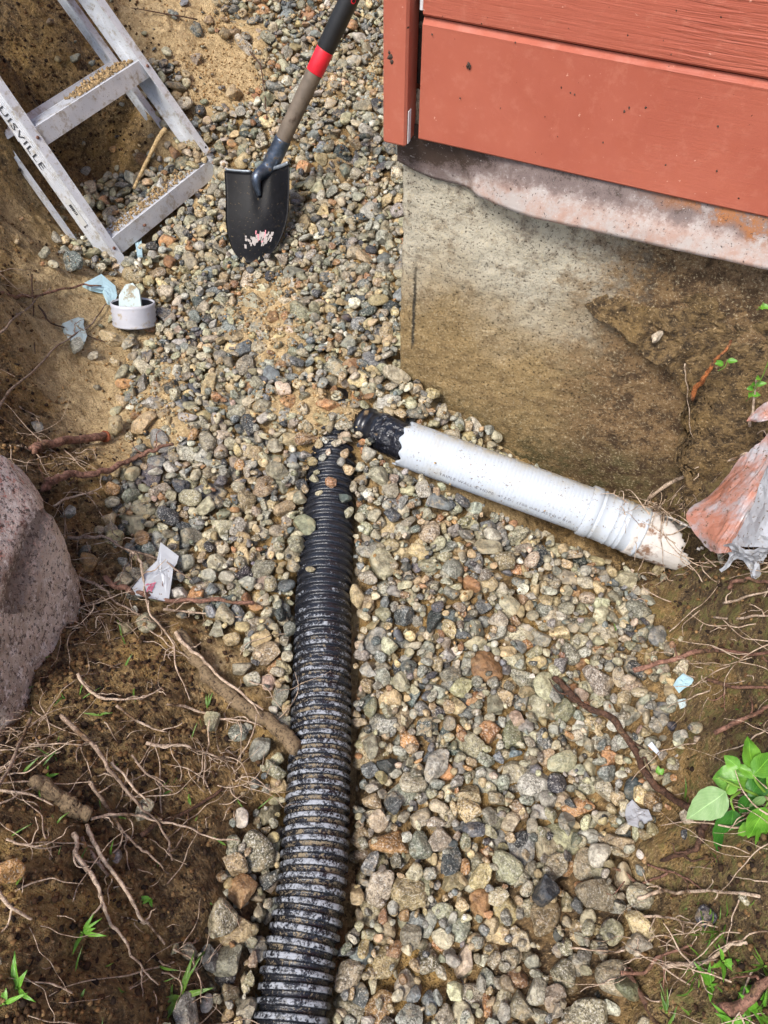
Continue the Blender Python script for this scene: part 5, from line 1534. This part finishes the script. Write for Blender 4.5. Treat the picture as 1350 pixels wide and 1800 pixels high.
ROOTS = [
 # (photo points, r0, r1, material, hairs, label)
 ([(-10,757,.03),(0,747,.03),(27,707,.03),(77,650,.02),(110,613,.015),(157,580,.012),(187,543,.012),(198,534,.008)], .0052, .0024, 'root_grey', 4, 'long grey root rising from the left edge to the foam scrap by the ladder foot'),
 ([(-10,528,.02),(33,532,.02),(67,533,.02),(100,525,.022),(140,517,.024),(182,515,.024)], .0062, .0035, 'root_red', 3, 'reddish root pointing right at the foam scrap under the ladder'),
 ([(72,547,.015),(93,573,.01),(140,587,.008),(187,605,.006)], .0036, .0018, 'root_dark', 1, 'thin dark twig crossing the muddy foam scrap'),
 ([(-8,608,.02),(33,570,.02),(67,543,.025),(90,512,.01)], .0042, .0020, 'root_grey', 3, 'short grey root slanting up below the reddish root at the left edge'),
 ([(63,500,.03),(66,550,.03),(68,632,.02)], .0030, .0020, 'root_dark', 2, 'thin dark upright stem hanging over the left bank'),
 ([(62,800,.02),(80,793,.022),(133,784,.022),(190,776,.018)], .0125, .0140, 'root_red', 2, 'thick sawn-off brown root above the boulder'),
 ([(82,876,.03),(107,862,.035),(133,853,.035),(183,838,.02),(233,820,.02),(267,803,.018),(305,789,.012)], .0125, .0052, 'root_red', 6, 'long red-brown root reaching from the boulder to the gravel'),
 ([(100,902,.03),(150,885,.03),(187,871,.03)], .0036, .0020, 'root_pale', 4, 'thin pale root just under the long red-brown root'),
 ([(130,962,.03),(165,961,.035),(200,963,.035),(233,980,.035),(283,997,.035),(340,1028,.018)], .0056, .0022, 'root_grey', 3, 'grey root from the boulder crossing the white card'),
 ([(233,980,.035),(257,1007,.035),(263,1057,.04),(273,1097,.04),(307,1137,.03),(313,1173,.02),(337,1233,.012)], .0042, .0018, 'root_pale', 8, 'pale forked root running down from the white card'),
 ([(190,1028,.02),(215,1042,.025),(250,1053,.028),(300,1067,.022),(367,1063,.02),(452,1064,.014)], .0085, .0062, 'root_red', 4, 'red-brown root lying level just below the white card'),
 ([(137,1020,.02),(180,1042,.025),(215,1070,.02),(248,1086,.012)], .0046, .0024, 'root_grey', 2, 'grey root angling down from the boulder edge'),
 ([(290,1080,.02),(350,1085,.02),(425,1092,.012)], .0040, .0022, 'root_pale', 4, 'thin pale root level with the gravel edge under the red-brown root'),
 ([(143,1193,.02),(167,1223,.025),(199,1241,.025),(257,1237,.03),(290,1216,.02)], .0040, .0020, 'root_pale', 6, 'curved pale root on the bank right of the boulder tip'),
 ([(207,1246,.02),(249,1279,.025),(297,1296,.02)], .0034, .0020, 'root_pale', 3, 'short pale root hooked below the curved one'),
 ([(300,1244,.02),(357,1258,.025),(398,1273,.025),(440,1273,.02),(465,1285,.012)], .0034, .0018, 'root_pale', 4, 'thin pale root arching toward the sandy thick root'),
 ([(318,1120,.015),(350,1168,.02),(380,1208,.02),(430,1245,.02),(480,1280,.018),(524,1316,.006)], .0150, .0215, 'root_sand', 2, 'thick sand-coated root ending against the black corrugated pipe'),
 ([(318,1133,.045),(350,1168,.05),(385,1200,.05),(430,1232,.045),(470,1262,.042)], .0048, .0030, 'root_pale', 3, 'pale root lying along the top of the thick sandy root'),
 ([(266,1312,.02),(315,1320,.03),(365,1333,.03),(417,1346,.02)], .0042, .0020, 'root_pale', 3, 'pale straight root on the bank below the thick sandy root'),
 ([(112,1266,.02),(158,1308,.03),(199,1354,.035),(232,1399,.035),(270,1441,.03),(299,1482,.02),(308,1518,.01)], .0056, .0026, 'root_grey', 5, 'long grey-brown root slanting down the middle of the left bank'),
 ([(203,1349,.03),(232,1378,.04),(268,1422,.03)], .0036, .0020, 'root_pale', 1, 'pale root running beside the long slanting one'),
 ([(60,1378,.005),(84,1390,.01),(108,1403,.012),(135,1422,.014),(158,1440,.012)], .0150, .0185, 'root_sand', 2, 'thick muddy root stub poking out of the left bank'),
 ([(137,1466,.02),(149,1515,.025),(187,1573,.025),(203,1623,.025),(232,1673,.02),(257,1702,.02),(279,1737,.012)], .0052, .0015, 'root_pale', 5, 'leftmost of the two long pale roots hanging from the muddy stub'),
 ([(162,1453,.02),(187,1503,.03),(224,1561,.03),(257,1615,.025),(291,1660,.015)], .0050, .0030, 'root_pale', 4, 'rightmost of the two long pale roots hanging from the muddy stub'),
 ([(149,1474,.015),(178,1520,.02),(200,1546,.02)], .0044, .0030, 'root_grey', 1, 'short grey root between the two long pale roots'),
 ([(162,1387,.02),(203,1432,.025),(241,1482,.03),(270,1511,.03),(300,1541,.02)], .0046, .0020, 'root_grey', 4, 'grey root with rootlets right of the muddy stub'),
 ([(166,1445,.02),(228,1439,.035),(270,1445,.035),(311,1461,.035),(373,1478,.03),(420,1485,.02)], .0036, .0018, 'root_pale', 3, 'thin pale root crossing the bank almost level'),
 ([(245,1472,.012),(315,1437,.02),(396,1390,.015)], .0062, .0040, 'root_dark', 3, 'dark root slanting up toward the black pipe'),
 ([(-8,1394,.02),(54,1401,.025),(102,1421,.02)], .0028, .0016, 'root_pale', 2, 'thin pale root above the muddy stub at the left edge'),
 ([(-6,1552,.02),(25,1598,.025),(63,1617,.015)], .0042, .0026, 'root_pale', 2, 'short pale root at the left edge low on the bank'),
 ([(21,1478,.02),(71,1499,.025),(118,1494,.02)], .0028, .0016, 'root_pale', 4, 'forked thin root left of the long pale roots'),
 ([(64,1275,.03),(41,1341,.035),(-6,1440,.03)], .0046, .0034, 'root_grey', 1, 'grey root hanging straight down under the boulder'),
 ([(458,1270,.045),(444,1312,.04),(417,1350,.02)], .0020, .0014, 'root_pale', 0, 'hair-thin pale root bowed under the thick sandy root'),
 ([(369,1275,.02),(369,1324,.025),(361,1385,.015)], .0022, .0014, 'root_pale', 3, 'thin pale upright rootlet left of the black pipe'),
 ([(238,1332,.02),(270,1370,.025),(307,1396,.02)], .0030, .0018, 'root_grey', 6, 'tangled rootlet in the middle of the left bank'),
 ([(972,1196,.006),(1000,1225,.010),(1028,1247,.010),(1081,1272,.012),(1110,1317,.012),(1134,1366,.010),(1167,1402,.010),(1213,1428,.008)], .0085, .0110, 'root_dark', 7, 'thick dark root snaking over the right side of the gravel'),
 ([(1112,1183,.012),(1167,1170,.014),(1207,1158,.022),(1269,1156,.03),(1355,1169,.03)], .0068, .0052, 'root_red', 4, 'red-brown root reaching in from the right edge beside the foam chip'),
 ([(1238,1204,.02),(1289,1219,.03),(1356,1228,.03)], .0046, .0036, 'root_red', 4, 'reddish root right of the blue foam chip'),
 ([(1254,1297,.02),(1301,1272,.03),(1356,1249,.03)], .0056, .0046, 'root_red', 2, 'pinkish root slanting up at the right edge above the leafy plant'),
 ([(1267,1068,.02),(1309,1061,.03),(1356,1053,.03)], .0034, .0026, 'root_pale', 2, 'pale straight root on the right bank under the plastic sheet'),
 ([(1250,1093,.02),(1301,1099,.03),(1356,1097,.03)], .0034, .0024, 'root_pale', 3, 'second pale straight root on the right bank under the plastic sheet'),
 ([(1269,1046,.03),(1290,1040,.035),(1311,1037,.035),(1356,1042,.03)], .0058, .0040, 'root_red', 2, 'reddish forked root directly below the plastic sheet'),
 ([(1135,882,.012),(1178,856,.022),(1216,841,.026),(1256,824,.025),(1310,811,.025)], .0066, .0050, 'root_pale', 4, 'bare pink-grey root above the broken pipe end'),
 ([(1140,864,.012),(1167,843,.02),(1196,821,.025),(1220,803,.02),(1254,787,.01)], .0040, .0022, 'root_grey', 2, 'thin forked root just above the bare pink-grey root'),
 ([(1212,850,.02),(1207,881,.02),(1193,901,.015),(1174,910,.01)], .0024, .0014, 'root_pale', 2, 'hair root dangling from the pink-grey root to the pipe'),
 ([(1116,1587,.012),(1167,1572,.02),(1228,1574,.025),(1318,1583,.03)], .0042, .0034, 'root_pale', 5, 'pale root lying level on the lower right bank'),
 ([(1108,1611,.01),(1167,1615,.02),(1216,1627,.02),(1253,1634,.02)], .0030, .0020, 'root_pale', 5, 'thin pale root just below the level one on the lower right bank'),
 ([(1087,1716,.012),(1126,1708,.02),(1154,1684,.025),(1208,1667,.025)], .0044, .0030, 'root_red', 5, 'forked pinkish root at the lower right edge of the gravel'),
 ([(1162,1701,.015),(1228,1692,.025),(1269,1668,.03),(1302,1659,.03)], .0044, .0034, 'root_pale', 4, 'pale curved root under the grass on the lower right'),
 ([(1230,1452,.02),(1222,1480,.02),(1207,1500,.018),(1154,1522,.012)], .0075, .0055, 'root_dark', 4, 'dark red root bending down beside the leafy plant'),
 ([(1104,1718,.012),(1126,1765,.015),(1158,1806,.012)], .0078, .0060, 'root_dark', 2, 'dark stick pointing down at the bottom right of the gravel'),
 ([(1136,1524,.012),(1187,1541,.02),(1233,1571,.02)], .0026, .0018, 'root_red', 3, 'thin reddish root above the level pale root'),
 ([(1075,1528,.010),(1122,1552,.012),(1169,1536,.014)], .0038, .0028, 'root_red', 2, 'short V-shaped red root at the gravel edge'),
 ([(1002,1666,.008),(1065,1672,.010),(1112,1665,.010)], .0022, .0014, 'root_pale', 1, 'thin pale root lying over the lower gravel'),
 ([(1256,1780,.02),(1305,1753,.03),(1356,1708,.03)], .0100, .0085, 'root_red', 2, 'thick red-brown root among the grass in the lower right corner'),
 ([(350,42,.012),(232,22,.012)], .0040, .0025, 'root_dark', 3, 'dark twig on the soil behind the ladder'),
 ([(440,98,.010),(455,115,.012),(463,140,.012),(468,212,.006)], .0040, .0026, 'root_dark', 1, 'short dark twig left of the shovel shaft'),
]
for i, (pts, r0, r1, mk, hairs, label) in enumerate(ROOTS):
    P_ = polyline3(pts)
    o = root_mesh(P_, r0, r1, 300 + i, max(hairs - 1, 0), 20 if r0 > .012 else (12 if r0 > .009 else 8), rough=.22 if r0 > .012 else .24).build('twig' if 'twig' in label or 'stick' in label else 'root', M[mk], smooth=True, recalc=False)
    tag(o, label, 'twig' if 'twig' in label or 'stick' in label else 'root', 'roots in the trench banks')
    if 'sawn-off' in label:
        C = smooth_path(P_, 9); d = C[-1] - C[-2]; d /= np.linalg.norm(d)
        V, F = tube(np.array([C[-1] - d * .004, C[-1] + d * .003]), np.array([.0145, .0128]), 14, rough=.1)
        obj('cut_end', V, F, M['cut_wood'], o)
# stick leaning on the ladder, rusty stick on the wall
sp = smooth_path(np.array([lp(-.02, .085, -.06), lp(.06, .125, -.03), lp(.13, .155, -.01), lp(.165, .165, .0)]), 6)
V, F = tube(sp, np.linspace(.0045, .0085, len(sp)), 8, rough=.2); o = obj('wood_splinter', V, F, M['straw'])
tag(o, 'tan wood splinter caught in the ladder above the lower step', 'stick')
def wall_root(pts, r0, r1, mk, label, seed, hairs=2):
    P_ = []
    for x, y, o_ in pts:
        s_, z_ = wall_hit(x, y, o_); P_.append(wallp(s_, z_, o_))
    o = root_mesh(np.array(P_), r0, r1, seed, 0, 10).build('root', M[mk], smooth=True, recalc=False)
    tag(o, label, 'root', 'roots in the trench banks')
wall_root([(1216,700,.035),(1236,668,.045),(1251,648,.045),(1266,622,.040),(1285,598,.03)], .0068, .0040, 'rust_stick', 'orange-brown root stub standing against the foundation', 901)
wall_root([(1205,640,.03),(1208,690,.03),(1212,735,.035),(1218,770,.035)], .0016, .0010, 'root_pale', 'hair root hanging from the soil crust down the wall', 902)
wall_root([(1318,748,.06),(1324,715,.06),(1332,670,.06)], .0040, .0026, 'root_pale', 'pale root stub beside the small corner of plastic', 903)

# fine rootlets nobody could count
rh = np.random.default_rng(77)
mb_V, mb_F, bcount = [], [], 0
wgt = view * np.clip(HUM - .40, 0, 1) * (.15 + np.clip(fbm(wob * 7, 2, 55) * 2.2, 0, 1)) * (1 - GM) / DEP ** 1.2
wgt = wgt * (((PXX < 480) & (PYY > 480)) | (PXX > 1060))
cum = np.cumsum(wgt.ravel() / wgt.sum())
for _ in range(580):
    i = min(int(np.searchsorted(cum, rh.random())), NX * NY - 1)
    p = np.array([X0 + (i % NX) * CS, Y0 + (i // NX) * CS, 0]); p[2] = hsample(H, p[0], p[1]) + .002
    gdir = -gnormal(p, .05); gdir[2] = 0
    d = rh.normal(size=3) * .7 - gdir * .9; d[2] *= .3; d /= np.linalg.norm(d)
    ln = .02 + .13 * rh.random() ** 1.8; hp = [p]; lift = rh.uniform(.003, .030)
    for j in range(7):
        d = d + rh.normal(0, .25, 3) * [1, 1, .5]; d /= np.linalg.norm(d)
        q = hp[-1] + d * ln / 7; q[2] = max(hsample(H, q[0], q[1]) + lift * math.sin((j + 1) / 7 * 2.4), q[2] - .006); hp.append(q)
    V, F = tube(smooth_path(np.array(hp), 3), rh.uniform(.0004, .0013) * np.linspace(1.4, .5, 22), 4, cap=False)
    mb_V.append(V); mb_F.append(np.array(F) + bcount); bcount += len(V)
o = obj('fine_rootlets', np.vstack(mb_V), np.vstack(mb_F), M['root_pale'])
tag(o, 'hair-fine pale rootlets hanging out of the soil banks', 'rootlets', kind='stuff')

# ------------------------------------------------------------------ green plants
def leaf_mesh(b_, t_, w, up, curl=.15, fold=.25, shape='ovate', nu=15, nvv=9, serr=.03):
    b_, t_ = np.asarray(b_, float), np.asarray(t_, float)
    d = t_ - b_; L_ = np.linalg.norm(d); d /= L_
    up = np.asarray(up, float); up = up - d * np.dot(up, d); up /= np.linalg.norm(up)
    sd_ = np.cross(d, up)
    V, lu_, lv_ = [], [], []
    for u in np.linspace(0, 1, nu):
        if shape == 'ovate': prof_ = (math.sin(math.pi * u ** .72) ** .85) * (1 - .12 * u)
        else: prof_ = math.sin(math.pi * min(1, u ** .6 * .98 + .02)) ** .9
        hw = w * max(prof_, .015)
        for v in np.linspace(-1, 1, nvv):
            e = 1 + serr * math.sin(u * 60) * (abs(v) > .9)
            p = b_ + d * (u * L_) + sd_ * (v * hw * e) + up * (fold * abs(v) * hw - curl * L_ * (u - .4) ** 2 * 1.2 + .02 * L_ * math.sin(u * 9 + v * 3))
            V.append(p); lu_.append(u); lv_.append(v)
    ii = np.arange(nu * nvv).reshape(nu, nvv)
    F = np.stack([ii[:-1, :-1], ii[:-1, 1:], ii[1:, 1:], ii[1:, :-1]], -1).reshape(-1, 4)
    return np.array(V), F, lu_, lv_
def add_leaf(parent, base_, tip_, w, mat, up=(0, -.25, 1), **kw):
    V, F, a, b = leaf_mesh(base_, tip_, w, up, **kw)
    return obj('leaf', V, F, mat, parent, attrs={'lu': a, 'lv': b})
pb = hit(1345, 1440, H)
plant = empty('leafy_plant', pb, 'bright green broad-leaved plant overhanging the right bank', 'plant')
D = 1.10
LEAVES = [ # base px, tip px, half width px, depth, material
 ((1322,1352),(1316,1294),24,1.06,'leaf'), ((1330,1366),(1292,1342),11,1.08,'leaf'), ((1325,1362),(1362,1322),20,1.05,'leaf'),
 ((1300,1372),(1252,1368),27,1.09,'leaf'), ((1348,1382),(1278,1350),26,1.10,'leaf'), ((1276,1392),(1207,1442),29,1.06,'leaf_pale'), ((1300,1350),(1272,1328),13,1.09,'leaf'), ((1330,1450),(1296,1470),15,1.09,'leaf'), ((1342,1400),(1318,1420),13,1.07,'leaf_pale'),
 ((1290,1425),(1272,1516),34,1.13,'leaf_dark'), ((1345,1420),(1316,1476),25,1.06,'leaf'), ((1350,1440),(1345,1530),28,1.07,'leaf'), ((1318,1400),(1352,1352),20,1.09,'leaf_dark'),
 ((1320,1398),(1302,1432),16,1.10,'leaf_dark'), ((1352,1390),(1395,1350),26,1.06,'leaf'), ((1362,1420),(1420,1440),30,1.06,'leaf'), ((1340,1470),(1312,1520),18,1.12,'leaf_dark'),
]
for (b_, t_, w, dp, mk) in LEAVES:
    add_leaf(plant, at_depth(*b_, dp), at_depth(*t_, dp + .015), w / 1360 * dp, M[mk], up=(rng.normal(0, .22), -.35 + rng.normal(0, .2), 1), curl=rng.uniform(.05, .3), fold=rng.uniform(.08, .3))
for (a_, b_, c_) in [((1262,1366),(1300,1384),(1360,1412)), ((1276,1390),(1282,1378),(1290,1376)), ((1322,1352),(1330,1375),(1356,1405)), ((1290,1425),(1285,1405),(1300,1392)), ((1345,1420),(1352,1410),(1362,1412))]:
    P_ = smooth_path(np.array([at_depth(*a_, 1.085), at_depth(*b_, 1.085), at_depth(*c_, 1.10)]), 8)
    V, F = tube(P_, np.linspace(.0014, .0024, len(P_)), 7); obj('stem', V, F, M['grass'], plant)
V, F = tube(smooth_path(np.array([at_depth(1360, 1412, 1.10), at_depth(1375, 1430, 1.12), pb + [.03, 0, 0], pb + [.035, 0, -.02]]), 8), .0026, 7); obj('stem', V, F, M['grass'], plant)
# weeds and sprouts: each its own small plant
def weed(px, py, n, ln, w, label, seed, mk='leaf', spread=1.0, upl=.5, dirs=None, name='weed'):
    ln *= .72; w *= .62
    r_ = np.random.default_rng(seed)
    p = hit(px, py, H)
    e = empty(name, p, label, name.replace('_', ' '), 'weeds on the banks')
    V, F = tube(np.array([p - [0, 0, .004], p + [0, 0, ln * .25]]), .0012, 6); obj('stem', V, F, M['grass'], e)
    for k in range(n):
        a = r_.uniform(0, 2 * np.pi) if dirs is None else R(dirs[k % len(dirs)])
        d = np.array([math.cos(a) * spread, math.sin(a) * spread, upl * r_.uniform(.4, 1.3)]); d /= np.linalg.norm(d)
        b_ = p + [0, 0, ln * .22 * r_.uniform(.1, 1)]
        l_ = ln * r_.uniform(.6, 1.15)
        add_leaf(e, b_, b_ + d * l_, w * r_.uniform(.7, 1.2), M[mk], up=(r_.normal(0, .3), -.3, 1), shape='lance' if w < ln * .16 else 'ovate', nu=9, nvv=5, serr=0, curl=r_.uniform(.1, .45))
    return e
weed(32, 1738, 6, .050, .0065, 'leafy green weed in the lower left corner', 1)
weed(10, 1765, 4, .045, .0060, 'small weed at the very bottom of the left edge', 2)
weed(146, 1640, 5, .048, .0050, 'sprout with narrow leaves low on the left bank', 3)
weed(318, 1752, 6, .075, .0060, 'long-bladed grass sprout on the gravel edge at the bottom left', 4, 'grass', dirs=[60, 235, 250, 10, 195, 72], name='grass_sprout')
weed(84, 1368, 4, .026, .0055, 'tiny sprout on top of the muddy root stub', 5)
weed(98, 1450, 4, .034, .0030, 'thin grassy sprout below the muddy root stub', 6, 'grass')
weed(265, 1580, 3, .028, .0060, 'two-leaved seedling beside the long pale roots', 7)
weed(332, 1402, 3, .024, .0050, 'yellow-green seedling left of the black pipe', 8, 'grass')
weed(215, 1118, 3, .050, .0020, 'thin grass blades right of the boulder', 9, 'grass', dirs=[110, 100, 300], name='grass_sprout')
weed(365, 1245, 3, .040, .0030, 'grass blade standing beside the thick sandy root', 10, 'grass', dirs=[85, 100, 70], name='grass_sprout')
weed(175, 1258, 3, .036, .0030, 'flat grass blades on the bank under the boulder', 11, 'grass', dirs=[5, 175, 10], name='grass_sprout')
weed(1157, 1362, 2, .030, .0085, 'single green leaf beside the dark thick root', 12)
weed(1300, 1745, 8, .060, .0085, 'clump of lance-leaved weeds in the lower right corner', 13, upl=.8)
weed(1330, 1780, 7, .055, .0075, 'lance-leaved weed at the bottom right corner', 14, upl=.8)
weed(1245, 1735, 6, .050, .0070, 'lance-leaved weed left of the corner clump', 15, upl=.7)
weed(1270, 1690, 6, .048, .0055, 'bright weed above the thick root in the corner', 16, upl=.8)
weed(1262, 1640, 9, .085, .0022, 'tuft of fine grass on the lower right bank', 17, 'grass', upl=1.2, name='grass_tuft')
weed(1232, 1690, 8, .085, .0024, 'tuft of long grass beside the corner weeds', 18, 'grass', upl=1.0, name='grass_tuft')
weed(1340, 1700, 8, .075, .0026, 'tuft of grass at the right edge near the bottom', 19, 'grass', upl=1.0, name='grass_tuft')
weed(1170, 1780, 4, .045, .0034, 'upright grass blade at the bottom right of the gravel', 20, 'grass', dirs=[100, 80, 95], name='grass_sprout')
weed(1285, 1800, 8, .055, .0065, 'weed at the bottom edge right of the dark stick', 21, upl=.8)
weed(1082, 1108, 3, .030, .0018, 'thin grass blade among stones below the white pipe', 22, 'grass', dirs=[100, 110], name='grass_sprout')
def wall_sprig(px, py, off, n, ln, label, seed):
    r_ = np.random.default_rng(seed)
    s_, z_ = wall_hit(px, py, off); p = wallp(s_, z_, off)
    e = empty('sprig', p, label, 'sprig', 'weeds on the banks')
    top = p + np.array([r_.normal(0, .006), -.004, ln])
    V, F = tube(smooth_path(np.array([p, (p + top) / 2 + [.003, -.003, 0], top]), 5), .0009, 5); obj('stem', V, F, M['grass'], e)
    for k in range(n):
        q = p + (top - p) * r_.uniform(.15, 1); a = r_.uniform(0, 6.28)
        d = np.array([math.cos(a), math.sin(a) * .5 - .3, r_.uniform(-.2, .6)]); d /= np.linalg.norm(d)
        add_leaf(e, q, q + d * r_.uniform(.010, .020), .0055, M['leaf'], up=(0, -.6, 1), nu=7, nvv=5, serr=0)
wall_sprig(1312, 705, .06, 6, .11, 'slim green sprig growing up the wall at the right edge', 31)
wall_sprig(1262, 652, .05, 3, .03, 'tiny sprig on the soil crust by the orange-brown stub', 32)
wall_sprig(1330, 545, .02, 2, .02, 'small green leaf on the wall near the flashing', 33)
# grass bits too small to count
gv, gf, gb, ga, gc = [], [], 0, [], []
wgt = view * np.clip(HUM - .6, 0, 1) * (1 - GM) * ((PYY > 1150)) * (.25 + 1.6 * ((PXX > 1150) & (PYY > 1560))) / DEP
cum = np.cumsum(wgt.ravel() / wgt.sum())
for _ in range(170):
    i = min(int(np.searchsorted(cum, rh.random())), NX * NY - 1)
    p = np.array([X0 + (i % NX) * CS, Y0 + (i // NX) * CS, 0]); p[2] = hsample(H, p[0], p[1])
    d = rh.normal(size=3); d[2] = abs(d[2]) * .8 + .2; d /= np.linalg.norm(d)
    V, F, a, b = leaf_mesh(p, p + d * rh.uniform(.010, .045), rh.uniform(.0008, .0022), (0, -.4, 1), shape='lance', nu=6, nvv=3, serr=0, curl=.3)
    gv.append(V); gf.append(F + gb); gb += len(V); ga += a; gc += b
o = obj('grass_blades', np.vstack(gv), np.vstack(gf), M['grass'], attrs={'lu': ga, 'lv': gc})
tag(o, 'scattered tiny grass blades on the soil banks', 'grass', kind='stuff')
